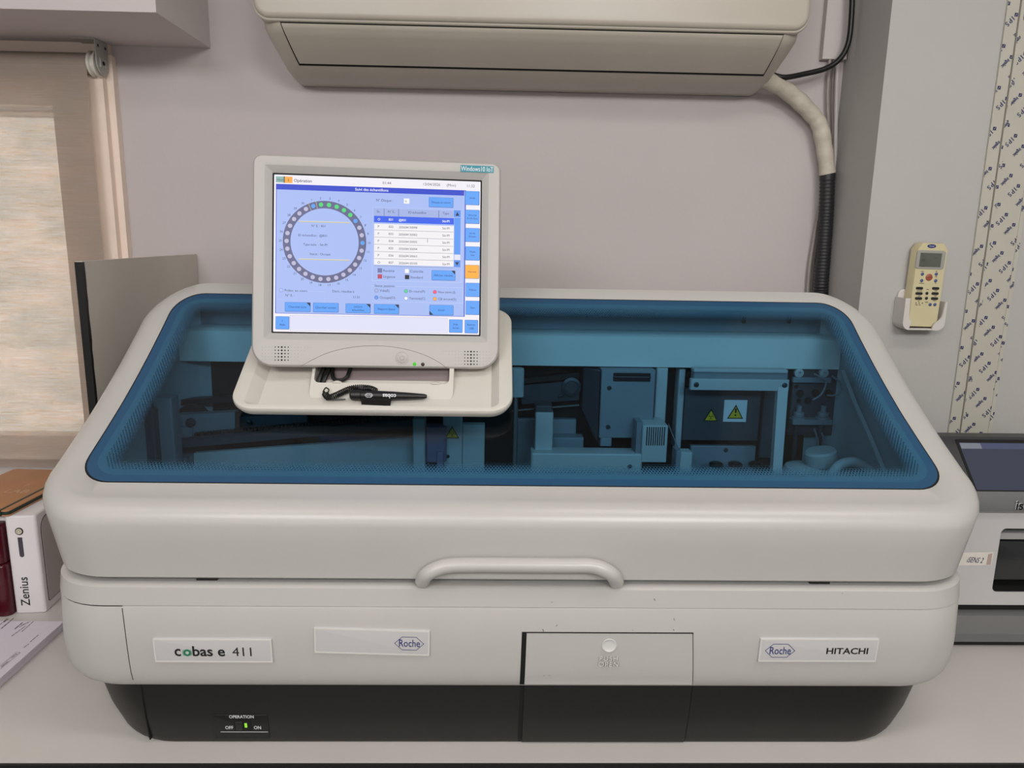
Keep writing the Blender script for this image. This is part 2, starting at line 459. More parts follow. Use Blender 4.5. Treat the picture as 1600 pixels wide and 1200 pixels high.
b = MB(mat('liner_grey', (168, 172, 178), 0.5)); b.loft(rings[:5]); b.build('lid_liner', lid)
# dark seal line round the window
b = MB(M_gap)
b.loft([[(x, y, prof(y) - 0.0006) for x, y in outline(GA + 0.0022, GY0 - 0.0022, GY1 + 0.0022, GR)], [(x, y, prof(y) - 0.0004) for x, y in outline(GA - 0.001, GY0 + 0.001, GY1 - 0.001, GR)]], flip=True)
b.build('window_seal', lid)
# tinted window
M_glass = bpy.data.materials.new('blue_tinted_acrylic'); M_glass.use_nodes = True
nt = M_glass.node_tree; nt.nodes.clear(); N = nt.nodes.new; Lk = nt.links.new
def math_n(op, a, b_=None):
    n = N('ShaderNodeMath'); n.operation = op
    for k, v in enumerate((a, b_)):
        if v is None: continue
        if isinstance(v, (int, float)): n.inputs[k].default_value = v
        else: Lk(v, n.inputs[k])
    return n.outputs[0]
uvn = N('ShaderNodeUVMap'); uvn.uv_map = 'plan'
sep = N('ShaderNodeSeparateXYZ'); Lk(uvn.outputs[0], sep.inputs[0])
# arc length of the window along the slope
ys = np.linspace(GY0, GY1, 200); zs = np.array([prof(v) for v in ys])
arc = np.concatenate([[0], np.cumsum(np.hypot(np.diff(ys), np.diff(zs)))]); SL = float(arc[-1])
def sarc(y): return float(np.interp(y, ys, arc)) - SL / 2
rad = 0.05
qx = math_n('SUBTRACT', math_n('ABSOLUTE', sep.outputs[0]), GA - rad)
qy = math_n('SUBTRACT', math_n('ABSOLUTE', sep.outputs[1]), SL / 2 - rad)
mxx = math_n('MAXIMUM', qx, 0.0); myy = math_n('MAXIMUM', qy, 0.0)
ln = math_n('SQRT', math_n('ADD', math_n('MULTIPLY', mxx, mxx), math_n('MULTIPLY', myy, myy)))
ins = math_n('MINIMUM', math_n('MAXIMUM', qx, qy), 0.0)
dist = math_n('SUBTRACT', rad, math_n('ADD', ln, ins))          # distance from the window edge, inwards
PITCH = 0.0043
u = math_n('DIVIDE', sep.outputs[0], PITCH)
v = math_n('DIVIDE', sep.outputs[1], PITCH * 0.866)
row = math_n('FLOOR', v)
odd = math_n('MULTIPLY', math_n('MODULO', math_n('ADD', row, 400.0), 2.0), 0.5)
fu = math_n('SUBTRACT', math_n('FRACT', math_n('ADD', u, odd)), 0.5)
fv = math_n('MULTIPLY', math_n('SUBTRACT', math_n('FRACT', v), 0.5), 0.866)
cell = math_n('SQRT', math_n('ADD', math_n('MULTIPLY', fu, fu), math_n('MULTIPLY', fv, fv)))
DB, DE = 0.0215, 0.044
tt = math_n('DIVIDE', math_n('SUBTRACT', dist, DB), DE - DB)
hole = math_n('ADD', math_n('MULTIPLY', tt, 0.36), 0.22)        # clear hole radius grows inwards
dots = math_n('GREATER_THAN', cell, hole)
inband = math_n('LESS_THAN', dist, DE)
solid = math_n('LESS_THAN', dist, DB)
frit = math_n('MAXIMUM', solid, math_n('MULTIPLY', dots, inband))
tint = N('ShaderNodeBsdfTransparent'); tint.inputs[0].default_value = (0.605, 0.785, 0.87, 1)
gls = N('ShaderNodeBsdfGlossy'); gls.inputs['Roughness'].default_value = 0.06; gls.inputs[0].default_value = (0.9, 0.95, 1, 1)
fre = N('ShaderNodeFresnel'); fre.inputs[0].default_value = 1.35
geo = N('ShaderNodeNewGeometry'); refl = math_n('MULTIPLY', fre.outputs[0], math_n('SUBTRACT', 1.0, geo.outputs['Backfacing']))
m1 = N('ShaderNodeMixShader'); Lk(refl, m1.inputs[0]); Lk(tint.outputs[0], m1.inputs[1]); Lk(gls.outputs[0], m1.inputs[2])
pr = N('ShaderNodeBsdfPrincipled'); pr.inputs['Roughness'].default_value = 0.25
edge = math_n('LESS_THAN', dist, 0.0125)
cmix = N('ShaderNodeMix'); cmix.data_type = 'RGBA'; Lk(edge, cmix.inputs[0])
cmix.inputs[6].default_value = (*lin((38, 89, 119)), 1); cmix.inputs[7].default_value = (*lin((32, 77, 112)), 1)
Lk(cmix.outputs[2], pr.inputs['Base Color'])
m2 = N('ShaderNodeMixShader'); Lk(frit, m2.inputs[0]); Lk(m1.outputs[0], m2.inputs[1]); Lk(pr.outputs[0], m2.inputs[2])
o_ = N('ShaderNodeOutputMaterial'); Lk(m2.outputs[0], o_.inputs[0])
b = MB(M_glass); b.uv = []
gring = outline(GA, GY0, GY1, GR)
levels = [1.0, 0.97, 0.93, 0.86, 0.76, 0.62, 0.45, 0.25, 0.02]
cy = (GY0 + GY1) / 2
for z_off, fl in ((-0.0004, False), (-0.0044, True)):
    rr_ = []
    for l in levels:
        rr_.append([(XC + (x - XC) * (1 - (1 - l) * 0.36), cy + (y - cy) * l) for x, y in gring])
    start = len(b.v)
    b.loft([[(x, y, prof(y) + z_off) for x, y in r_] for r_ in rr_], cap1=True, flip=fl)
    for r_ in rr_:
        for x, y in r_: b.uv.append((x - XC, sarc(y)))
ng = len(gring); base2 = ng * len(levels)
for k in range(ng): b.face((k, base2 + k, base2 + (k + 1) % ng, (k + 1) % ng))
b.build('window_glass', lid, label='blue tinted window with dotted dark blue border')

# handle on the lower edge of the lid
HY = 0.868
hl = [P(660, 907, HY), P(670, 889, HY), P(697, 878, HY), P(740, 876, HY), P(812, 876.5, HY), P(880, 877, HY), P(925, 878, HY), P(952, 889, HY), P(963, 908, HY)]
b = MB(M_white)
hp = smooth_path([Vector((p.x, 0.866 - 0.010 * min(1, k, len(hl) - 1 - k), p.z)) for k, p in enumerate(hl)], 8)
b.tube(hp, [.0095] * len(hp), 16, flat=1.0)
hx0, hx1 = hl[1].x, hl[-2].x
b.build('handle', lid)
# base body
BASE = [(1.146, .603, .871), (1.1453, .607, .8667), (1.1435, .6088, .8642), (1.1205, .611, .8615), (1.1190, .6098, .8632), (1.1165, .6106, .8620),
        (1.06, .6165, .865), (1.035, .6175, .867), (1.022, .6165, .8688), (1.012, .613, .8710), (1.004, .6065, .8740), (.9988, .598, .8785), (.9975, .590, .886)]
def yf(z):
    zs_ = [p[0] for p in BASE][::-1]; y_ = [p[2] for p in BASE][::-1]
    return float(np.interp(z, zs_, y_))
b = MB(M_white)
rings = [[(x, y, 1.085) for x, y in outline(.575, .905, 1.57, .06)], [(x, y, 1.143) for x, y in outline(.578, .900, 1.575, .065)], [(x, y, 1.146) for x, y in outline(.583, .892, 1.58, .07)]]
for z, a, y0 in BASE: rings.append([(x, y, z) for x, y in outline(a, y0, 1.60, .088 - (.611 - a) * .5)])
b.loft(rings, cap0=False, cap1=True, flip=True)
base_o = b.build('base_body', an)
b = MB(M_dark); b.poly([(x, y, 1.0855) for x, y in outline(.575, .905, 1.57, .06)]); b.build('deck', an)
# plinth
PL = [(.9985, .589, .8825), (.97, .584, .8845), (.945, .577, .887), (.925, .568, .8905), (.912, .561, .8920), (.905, .554, .8938), (.9006, .547, .8965)]
def yp(z): return float(np.interp(z, [p[0] for p in PL][::-1], [p[2] for p in PL][::-1]))
b = MB(M_dark)
b.loft([[(x, y, z) for x, y in outline(a, y0, 1.585, .10 - (.589 - a) * .4)] for z, a, y0 in PL], cap0=True, cap1=True, flip=True)
b.build('plinth', an, label='charcoal plinth tapering to the worktop')

def strip(b, xs_of_z, z0, z1, off, n=10, yfun=None):
    """thin vertical strip following the front surface; xs_of_z(z)->(xl,xr)"""
    rows = []
    for k in range(n + 1):
        z = z0 + (z1 - z0) * k / n; xl, xr = xs_of_z(z); y = yfun(z) - off
        rows.append([(xl, y, z), (xr, y, z), (xr, y + 0.004, z), (xl, y + 0.004, z)])
    b.loft(rows, cap0=True, cap1=True)
# seams of the left corner panel
zA, zB = 1.1163, 1.001
M_seam = mat('seam_shadow', (58, 55, 52), 0.8)
b = MB(M_seam)
xa, xb = P(191, 950, .862).x, P(206, 1068, .868).x
xt = P(206, 1075, .886).x; xt2 = P(238, 1160, .905).x
xv = (xa + xb) / 2
strip(b, lambda z: (xv - .0005, xv + .0005), zA, zB, .0002, 12, yf)
b.build('panel_seam', base_o)
b = MB(M_gap)
strip(b, lambda z: (xv + .003, xv + .0042), .905, .997, .0003, 10, yp)
b.build('panel_seam', an)
# seam running round the corner
b = MB(M_seam)
o1 = outline(.6102, .8630, 1.60, .088)
pts = [p for p in o1 if p[0] < xv and p[1] < 1.3]
pts.sort(key=lambda p: (-round(p[1], 4), p[0])); pts.append((xv, .863))
b.tube([(x, y, 1.1186) for x, y in pts], 0.0005, 6); b.build('panel_seam', base_o)

# black rubber pads in the lid gap
for px in (318, 1287):
    p = P(px, 917, .868)
    b = MB(M_black); b.box((p.x - .013, .879, 1.1458), (p.x + .013, .89, 1.1508)); b.build('rubber_pad', an)

# push-open door (white upper, dark lower) over a black gap
dx0, dx1 = P(823, 1000, .864).x, P(1082, 1000, .864).x
dzt = P(950, 990, .863).z
def plate(b, x0, x1, z0, z1, yfun, off, th=.006, n=8):
    rows = []
    for k in range(n + 1):
        z = z0 + (z1 - z0) * k / n; y = yfun(z) - off
        rows.append([(x0, y, z), (x1, y, z), (x1, y + th, z), (x0, y + th, z)])
    b.loft(rows, cap0=True, cap1=True)
door = bpy.data.objects.new('door', None); COL.objects.link(door); door.parent = an; door.location = Vector((dx0, .86, dzt)) - an.location
def yd(z): return min(yf(z), .872)
zwb = P(950, 1069.5, .8700).z
def xat(*pts):
    """edge through photo pixels at given depths -> x as a function of height"""
    q_ = sorted([(P(px, py, Y_).z, P(px, py, Y_).x) for px, py, Y_ in pts])
    return lambda z: float(np.interp(z, [a for a, _ in q_], [c for _, c in q_]))
eL = xat((823, 992, .862), (819.5, 1068, .870)); eR = xat((1082, 992, .862), (1081.5, 1068, .870))
fL = xat((819, 1076, .8825), (815.5, 1158, .8935)); fR = xat((1080, 1076, .8825), (1068, 1158, .8935))
def plate2(b, xl_, xr_, z0, z1, yfun, off, th=.006, n=14):
    rows = []
    for k in range(n + 1):
        z = z0 + (z1 - z0) * k / n; y = yfun(z) - off
        rows.append([(xl_(z), y, z), (xr_(z), y, z), (xr_(z), y + th, z), (xl_(z), y + th, z)])
    b.loft(rows, cap0=True, cap1=True)
b = MB(M_gap); plate2(b, lambda z: eL(z) - .0062, lambda z: eR(z) + .0014, zwb - .002, dzt + .0016, lambda z: min(yf(z), .873), .0004, .003)
b.build('door_gap', base_o)
b = MB(M_gap); plate2(b, lambda z: fL(z) - .0058, fL, .9022, .9983, yp, .0005, .004); b.build('door_gap', an)
b = MB(M_gap); plate2(b, fR, lambda z: fR(z) + .0022, .9022, .9983, yp, .0005, .004); b.build('door_gap', an)
b = MB(M_white); plate2(b, eL, eR, zwb, dzt, yd, .0022); b.build('upper_panel', door)
b = MB(M_dark); plate2(b, fL, fR, .9022, .9990, yp, .0022); b.build('lower_panel', door)
# round push button with raised rim
pc = P(952, 1009, .861)
yb = yd(pc.z) - .0022
b = MB(M_whiteb); b.m = Matrix.Translation((pc.x, yb, pc.z)) @ FRONT
rr = P(963.5, 1009, .861).x - pc.x
b.loft([[(r_ * math.cos(2 * math.pi * k / 32), r_ * math.sin(2 * math.pi * k / 32), z) for k in range(32)] for r_, z in ((rr, 0), (rr, .0012), (rr * .9, .0014), (rr * .8, .0008), (rr * .4, .0003), (.0002, .0002))], cap0=True, cap1=True)
b.build('push_button', door)
b = MB(mat('raised_letters', (212, 209, 204), 0.4)); b.m = Matrix.Translation((pc.x, yb - .0009, 0)) @ FRONT
b.text('PUSH', 0, P(952, 1033, .861).z, .0098, bold=.012, align='c', space=1.1)
b.text('OPEN', 0, P(952, 1042, .861).z, .0098, bold=.012, align='c', space=1.1)
b.use(M_gap); b.text('PUSH', .0005, P(952, 1033, .861).z - .0006, .0098, z=-.0005, bold=.0, align='c', space=1.1)  # black offset copies paint a shadow under the letters
b.text('OPEN', .0005, P(952, 1042, .861).z - .0006, .0098, z=-.0005, bold=.0, align='c', space=1.1)
b.build('raised_lettering', door)

M_scuff = mat('scuff_grey', (92, 86, 82), .7)
b = MB(M_scuff); b.sm = False
for x0_, y0_, x1_, y1_, w_ in ((848, 984, 850, 988, .0012), (869, 979, 871, 977, .0010), (1053, 966, 1054, 970, .0008), (1052, 984, 1054, 986, .0010), (1022, 936, 1024, 939, .0012), (861, 941, 864, 941, .0008), (1316, 928, 1318, 928, .0008), (988, 985, 990, 986, .0006), (849, 1059, 853, 1059, .0005), (857, 1059, 861, 1059, .0005)):
    a, c = P(x0_, y0_, .862), P(x1_, y1_, .862); d = (c - a).normalized(); sd = Vector((d.z, 0, -d.x)) * w_ * .5
    b.poly([(q_.x, min(yf(q_.z), .872) - (.0026 if y0_ > 1050 else .0004), q_.z) for q_ in (a - sd, c - sd * .4, c + sd * .4, a + sd)])
b.build('scuff_marks', base_o, angle=0)

# name plates (clear acrylic with print)
M_plate = mat('name_plate_acrylic', (198, 197, 197), 0.3)
M_plate_edge = mat('name_plate_rim', (214, 211, 206), 0.2)
def hexagon(b, cx, cy, w, h, t, z):
    def hx(w, h): return [(-w / 2, 0), (-w / 2 + h * .5, -h / 2), (w / 2 - h * .5, -h / 2), (w / 2, 0), (w / 2 - h * .5, h / 2), (-w / 2 + h * .5, h / 2)]
    a = [(cx + p[0], cy + p[1], z) for p in hx(w, h)]; c = [(cx + p[0], cy + p[1], z) for p in hx(w - t * 2.6, h - t * 2)]
    sm = b.sm; b.sm = False; b.loft([a, c], flip=True); b.sm = sm
def name_plate(x0, x1, yt, yb_, roll, draw):
    p0 = P(x0, yt, .862); p1 = P(x1, yb_, .864)
    w, h = p1.x - p0.x, p0.z - p1.z
    c = ((p0.x + p1.x) / 2, (p0.z + p1.z) / 2)
    y = yf(c[1])
    tilt = math.atan2(yf(c[1] - .02) - yf(c[1] + .02), .04)
    M = Matrix.Translation((c[0], y, c[1])) @ Matrix.Rotation(R(roll), 4, 'Y') @ Matrix.Rotation(tilt, 4, 'X') @ FRONT
    b = MB(M_plate); b.m = M; b.slab(-w / 2, w / 2, -h / 2, h / 2, -.001, .003, .0012, .0009)
    o = b.build('name_plate', an)
    b = MB(M_plate_edge); b.m = M
    i_ = .0022
    b.ringplate(rrect(-w / 2 + .0004, w / 2 - .0004, -h / 2 + .0004, h / 2 - .0004, .001, 3), rrect(-w / 2 + i_, w / 2 - i_, -h / 2 + i_, h / 2 - i_, .001, 3), .0029, .0032)
    b.build('rim', o)
    b = MB(M_ink); b.m = M; b.sm = False
    draw(b, w, h)
    b.build('lettering', o)
def draw_cobas(b, w, h):
    s = w / 188; z = .0033
    X = lambda px: (px - 332.5) * s
    yb0 = -(1025 - 1016) * s
    b.use(M_ink)
    def fit(t, xa, xb, size, bold, space=1.0):
        vs, _ = text_geo(t, bold, space); lo, hi = min(v[0] for v in vs), max(v[0] for v in vs)
        sx = (X(xb) - X(xa)) / (hi - lo) / (size * s); b.text(t, X(xa) - lo * size * s * sx, yb0, size * s, z, bold, 'l', sx, 0, space)
    fit('c', 271.5, 281.5, 27, .02); fit('bas', 300, 332, 25.5, .02); fit('e', 340, 351.5, 25.5, .022); fit('411', 363, 393.5, 23, 0)
    b.use(M_green)
    cx, cy_ = X(291.5), yb0 + 5.6 * s
    n = 24
    def ringo(r0, r1, a0=0, a1=360):
        m_ = 24
        A = [(cx + r1 * s * math.cos(R(a0 + (a1 - a0) * k / m_)), cy_ + r1 * s * math.sin(R(a0 + (a1 - a0) * k / m_)), z) for k in range(m_ + 1)]
        B = [(cx + r0 * s * math.cos(R(a0 + (a1 - a0) * k / m_)), cy_ + r0 * s * math.sin(R(a0 + (a1 - a0) * k / m_)), z) for k in range(m_ + 1)]
        b.loft([B, A], close=False, flip=True)
    ringo(2.9, 6.2); ringo(6.9, 7.6, -50, 50); ringo(6.9, 7.6, 130, 230)
    b.use(M_paperw)
    b.poly([(X(351), yb0 + 4 * s, z), (X(351.8), yb0 + 3.6 * s, z), (X(356), yb0 + 9 * s, z), (X(355.4), yb0 + 9.2 * s, z)])
def draw_roche_r(b, w, h):
    s = w / 182; z = .0033
    b.use(M_paperw); 
    b.use(M_navy); hexagon(b, (639.5 - 581) * s, 0 - .6 * s, 47 * s, 24 * s, .9 * s, z)
    b.text('Roche', (639.5 - 581) * s, -6.2 * s, 18.5 * s, z, bold=.006, align='c', sx=.72)
def draw_hitachi(b, w, h):
    s = w / 180; z = .0033
    b.use(M_navy); hexagon(b, (1219.5 - 1278) * s, -.3 * s, 46 * s, 23.5 * s, .9 * s, z)
    b.text('Roche', (1219.5 - 1278) * s, -6.2 * s, 18 * s, z, bold=.006, align='c', sx=.72)
    b.use(M_ink); b.text('HITACHI', (1289 - 1278) * s, -5.4 * s, 14.5 * s, z, bold=.022, sx=1.14)
name_plate(238, 427, 997.5, 1035, .1, draw_cobas)
name_plate(490, 672, 982, 1022, 1.5, draw_roche_r)
name_plate(1188, 1368, 997, 1034, 0.0, draw_hitachi)

# operation switch panel in the plinth
sx0, sx1 = P(332, 1130, .887).x, P(419, 1130, .887).x
sz1, sz0 = P(375, 1115, .888).z, P(375, 1154, .893).z
ysw = yp((sz0 + sz1) / 2)
zc_ = (sz0 + sz1) / 2; xc_ = (sx0 + sx1) / 2
SWM = Matrix.Translation((xc_, yp(zc_), zc_)) @ Matrix.Rotation(math.atan2(yp(sz0) - yp(sz1), sz1 - sz0), 4, 'X') @ FRONT
def SX(px, py): p = P(px, py, .888); return (p.x - xc_, p.z - zc_)
b = MB(M_black); b.m = SWM; b.slab(sx0 - xc_, sx1 - xc_, sz0 - zc_, sz1 - zc_, -.004, .0010, .001, .0006)
sw = b.build('switch_panel', an, label='black switch panel with white lettering')
b = MB(M_paperw); b.m = SWM
c = SX(378, 1120.5); b.text('OPERATION', c[0], c[1], .0072, .0013, .01, 'c', sx=.83)
c = SX(358, 1140); b.text('OFF', c[0], c[1], .0078, .0013, .01, 'c', sx=.8)
c = SX(402, 1140); b.text('ON', c[0], c[1], .0078, .0013, .01, 'c', sx=.8)
a, c = SX(344, 1145.4), SX(418, 1144.6); b.rect(a[0], c[0], a[1], c[1], .0013)
b.build('lettering', sw, angle=0)
b = MB([M_gap, M_dark]); b.m = SWM
a, c = SX(366.5, 1142), SX(392.5, 1123.5); b.slab(a[0], c[0], a[1], c[1], -.003, .0016, .0008, .0004)
b.use(M_dark); a, c = SX(369, 1140.5), SX(379, 1125.5); b.slab(a[0], c[0], a[1], c[1], 0, .0034, .0008, .0008)
b.build('rocker_switch', sw)
b = MB(glow((150, 225, 60), 1.0)); b.m = SWM
a, c = SX(382.5, 1136.5), SX(386, 1129), ; b.slab(a[0], c[0], a[1], c[1], 0, .0022, .0005, .0003)
b.build('indicator_light', sw, label='green lit indicator')

# rear hood of the analyser behind the lid
b = MB(M_white); b.rbox((XC - .60, 1.327, 1.147), (XC + .60, 1.595, 1.43), .05, .03); b.build('rear_hood', an)

# ------------------------------------------------------------------ mechanism behind the tinted window
M_in = mat('inner_light_grey', (178, 178, 180), 0.42)
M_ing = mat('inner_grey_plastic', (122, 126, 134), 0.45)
M_ind = mat('inner_dark_plastic', (60, 62, 70), 0.5)
def ibox(name, x0, y0, x1, y1, Y, depth, m, down=False, r=.003, fil=.0015, parent=an, label=None):
    xm, ym = (x0 + x1) / 2, (y0 + y1) / 2
    a = P(x0, ym, Y); c = P(x1, ym, Y); zt_ = P(xm, y0, Y).z; zb_ = 1.087 if down else P(xm, y1, Y).z
    b = MB(m); b.rbox((a.x, Y, zb_), (c.x, Y + depth, zt_), r, fil)
    return b.build(name, parent, label)
def screw(x, y, Y, parent, r=.004):
    p = P(x, y, Y); b = MB(M_dgrey); b.m = Matrix.Translation((p.x, Y, p.z)) @ FRONT
    b.lathe([(r, -.0005), (r, .001), (r * .7, .0022), (.0003, .0026)], 14); b.use(M_gap)
    b.box((-r * .6, -r * .1, .0022), (r * .6, r * .1, .0028)); b.box((-r * .1, -r * .6, .0022), (r * .1, r * .6, .0028))
    return b.build('screw', parent)
# beam across the rear with the sloped upper wall
zb1 = P(900, 522, 1.262).z; zb0_ = P(900, 572, 1.262).z
b = MB(M_whiteb)
sect = [(1.262, zb0_), (1.264, zb1 - .004), (1.270, zb1), (1.296, zb1 + .003), (1.300, zb1 + .003), (1.300, zb0_)]
xl, xr = XC - .575, P(1312, 570, 1.262).x
b.loft([[(x, y, z) for y, z in sect] for x in (xl, xr)], cap0=True, cap1=True, flip=True)
b.build('rear_beam', an)
b = MB(M_ing); b.box((xl, 1.297, zb1 + .0035), (XC + .575, 1.302, 1.474)); b.build('upper_wall', an)  # darker grey than the beam: shade of this strip put into the colour
b = MB(M_gap); b.box((xl, 1.303, 1.087), (XC + .575, 1.307, zb0_)); b.build('rear_cavity_shade', an)  # flat black sheet, darkness of the deeper cavity painted on
for px in (1161, 1231):
    b = MB(M_black); p = P(px, 492, 1.30); b.box((p.x - .002, 1.288, p.z - .014), (p.x + .002, 1.303, p.z + .012)); b.build('hinge_stop', an)
p0, p1 = P(1163, 486, 1.303), P(1229, 500, 1.303)
b = MB(M_ing); b.box((p0.x, 1.299, p1.z), (p1.x, 1.306, p0.z)); b.build('hinge_plate', an)
# left: posts, sloping transport rails, carriage
ibox('frame_post', 243, 622, 272, 752, 1.16, .03, M_ing, down=True)
ibox('side_plate', 216, 640, 243, 752, 1.14, .02, M_ind, down=True)
def sloped(name, pts, Y0_, Y1_, m, th, parent=an, dy=.02):
    """bar between two pixels at depths Y0_,Y1_, th thick in pixels"""
    (x0, y0), (x1, y1) = pts
    a, a2 = P(x0, y0, Y0_), P(x0, y0 + th, Y0_); c, c2 = P(x1, y1, Y1_), P(x1, y1 + th, Y1_)
    b = MB(m)
    b.loft([[a2, a, a + Vector((0, dy, 0)), a2 + Vector((0, dy, 0))], [c2, c, c + Vector((0, dy, 0)), c2 + Vector((0, dy, 0))]], cap0=True, cap1=True)
    return b.build(name, parent)
sloped('upper_rail', ((264, 626), (480, 612)), 1.26, 1.30, M_black, 9)
rail = sloped('transport_rail', ((272, 689), (662, 655)), 1.19, 1.24, M_ind, 12)
sloped('rail_edge', ((272, 688), (662, 654)), 1.189, 1.239, M_dgrey, 2, dy=.004)
# toothed belt
b = MB(M_black)
for k in range(64):
    t = k / 64; x = 305 + (640 - 305) * t; y = 680 - 30 * t; Yk = 1.215 + .045 * t
    p = P(x, y, Yk); b.box((p.x - .0018, Yk, p.z - .004), (p.x + .0016, Yk + .012, p.z + .003))
a_, c_ = P(305, 683, 1.215), P(640, 653, 1.26)
b.loft([[(a_.x, 1.215, a_.z - .006), (a_.x, 1.215, a_.z), (a_.x, 1.228, a_.z), (a_.x, 1.228, a_.z - .006)], [(c_.x, 1.26, c_.z - .006), (c_.x, 1.26, c_.z), (c_.x, 1.273, c_.z), (c_.x, 1.273, c_.z - .006)]], cap0=True, cap1=True)
b.build('toothed_belt', an)
car = sloped('carriage', ((268, 649), (367, 644)), 1.225, 1.235, M_ing, 32)
sloped('carriage_foot', ((270, 668), (300, 666)), 1.22, 1.223, M_ing, 18)
for x, y, r_ in ((297, 661, .008),):
    p = P(x, y, 1.222); b = MB(M_dgrey); b.m = Matrix.Translation((p.x, 1.2225, p.z)) @ FRONT
    b.lathe([(r_, -.004), (r_, .001), (r_ * .8, .003), (r_ * .45, .003), (r_ * .4, .001), (.0004, .001)], 20); b.build('bolt', an)
screw(388, 660, 1.26, an, .005)
p = P(300, 648, 1.25); b = MB(M_dark); b.m = Matrix.Translation((p.x, 1.25, p.z - .012)) @ FRONT; b.lathe([(.030, -.01), (.030, 0), (.004, .001)], 28); b.build('pulley', an)
sloped('back_plate', ((365, 652), (480, 645)), 1.265, 1.275, M_ind, 30)
sloped('rack_guard', ((303, 708), (662, 682)), 1.20, 1.235, M_in, 80, dy=.01)
sloped('rack_guard_end', ((275, 716), (292, 715)), 1.20, 1.20, M_ing, 45, dy=.01)
ibox('guide_post', 645, 655, 664, 752, 1.19, .03, M_in, down=True)
ibox('sensor_block', 664, 668, 697, 722, 1.20, .03, mat('mauve_plastic', (120, 105, 130), .5), r=.006)
ibox('sensor_foot', 682, 706, 693, 745, 1.195, .02, mat('mauve_plastic', (120, 105, 130), .5), down=True)
ibox('label_panel', 692, 648, 722, 752, 1.215, .02, M_in, down=True)
ibox('label_panel_side', 722, 664, 757, 752, 1.22, .02, M_in, down=True)
screw(700, 713, 1.215, an, .003)
def warn_label(x, y, hgt, Y, sign, card=None):
    p = P(x, y, Y); s = (P(x, y, Y) - P(x, y + 10, Y)).z / 10
    b = MB(M_yellow); b.sm = False
    b.m = Matrix.Translation((p.x, Y - .0006, p.z)) @ FRONT
    if card:
        b.use(M_paperw); b.slab(card[0] * s, card[1] * s, card[2] * s, card[3] * s, -.0006, .0004, .0008, .0002)
    H_ = hgt * s; W_ = H_ * 1.12
    b.use(M_gap); b.prism([(-W_ / 2, -H_ / 2), (W_ / 2, -H_ / 2), (0, H_ / 2)], 0, .0009)
    b.use(M_yellow); k = .80; b.prism([(-W_ / 2 * k, -H_ / 2 + H_ * .07), (W_ / 2 * k, -H_ / 2 + H_ * .07), (0, H_ / 2 - H_ * .16)], .0008, .0012)
    b.use(M_gap)
    if sign == '!':
        b.prism([(-.05 * H_, -.08 * H_), (.05 * H_, -.08 * H_), (.075 * H_, .22 * H_), (-.075 * H_, .22 * H_)], .0011, .0015)
        b.disc((0, -.24 * H_), .065 * H_, .0011, .0015)
    else:
        for a in (90, 210, 330):
            cx, cy2 = .12 * H_ * math.cos(R(a)), -.16 * H_ + .12 * H_ * math.sin(R(a))
            o_ = [(cx + .13 * H_ * math.cos(R(a + 40 + 280 * k / 12)), cy2 + .13 * H_ * math.sin(R(a + 40 + 280 * k / 12)), .0014) for k in range(13)]
            i2 = [(cx + .09 * H_ * math.cos(R(a + 40 + 280 * k / 12)), cy2 + .09 * H_ * math.sin(R(a + 40 + 280 * k / 12)), .0014) for k in range(13)]
            b.loft([i2, o_], close=False, flip=True)
    b.build('warning_label' if sign == '!' else 'biohazard_label', an)
warn_label(706.5, 675, 19, 1.2145, 'bio')
# pipetting pole
ibox('pole_cap', 797, 577, 819, 621, 1.24, .025, M_in, r=.008, fil=.003)
p = P(806, 621, 1.252); b = MB(M_steel); b.tube([(p.x, 1.252, 1.087), (p.x, 1.252, p.z + .002)], .004, 12); b.build('pole', an)
# probe arm and long cover
ibox('probe_block', 836, 645, 864, 706, 1.22, .03, M_in, r=.003)
ibox('probe_block_top', 836, 634, 863, 646, 1.225, .03, M_dgrey)
ibox('long_cover', 829, 709, 1003, 760, 1.20, .04, M_in, r=.005, fil=.003)
screw(984, 729, 1.20, an)
ibox('inner_ledge', 862, 684, 912, 712, 1.26, .03, M_ing)
ibox('inner_plate', 808, 655, 900, 712, 1.29, .02, M_ing, down=True)
tilt_arm = sloped('gripper_arm', ((815, 602), (905, 595)), 1.27, 1.28, M_dgrey, 30)
sloped('gripper_rail', ((815, 592), (905, 582)), 1.265, 1.275, M_black, 8)
sloped('gripper_rod', ((800, 641), (905, 632)), 1.26, 1.275, M_steel, 2, dy=.003)
p = P(893, 605, 1.27); b = MB(M_dgrey); b.m = Matrix.Translation((p.x, 1.272, p.z)) @ FRONT; b.lathe([(.017, -.01), (.017, .002), (.012, .004), (.011, .002), (.001, .002)], 24); b.build('pulley', an)
screw(876, 619, 1.27, an)
# large housing
hs = ibox('rotor_housing', 938, 578, 1022, 684, 1.24, .10, M_ing, r=.002)
b = MB(M_ind)
a, c = P(912, 577, 1.27), P(938, 577, 1.24); zt_, zl = P(925, 578, 1.25).z, P(925, 645, 1.25).z
zz0 = P(925, 695, 1.25).z
b.loft([[(a.x, 1.27, zl), (a.x, 1.27, zt_), (a.x, 1.33, zt_), (a.x, 1.33, zl)], [(c.x, 1.2405, P(938, 690, 1.24).z), (c.x, 1.2405, zt_), (c.x, 1.33, zt_), (c.x, 1.33, zz0)]], cap0=True, cap1=True)
b.build('housing_side', an)
ibox('housing_foot', 938, 684, 956, 697, 1.24, .06, M_ing)
ibox('housing_slot', 958, 583, 1017, 596, 1.2385, .01, M_gap)
ibox('housing_slot_bar', 958, 588, 1017, 590, 1.2382, .002, M_dgrey)
screw(952, 606, 1.24, an); screw(950, 667, 1.24, an)
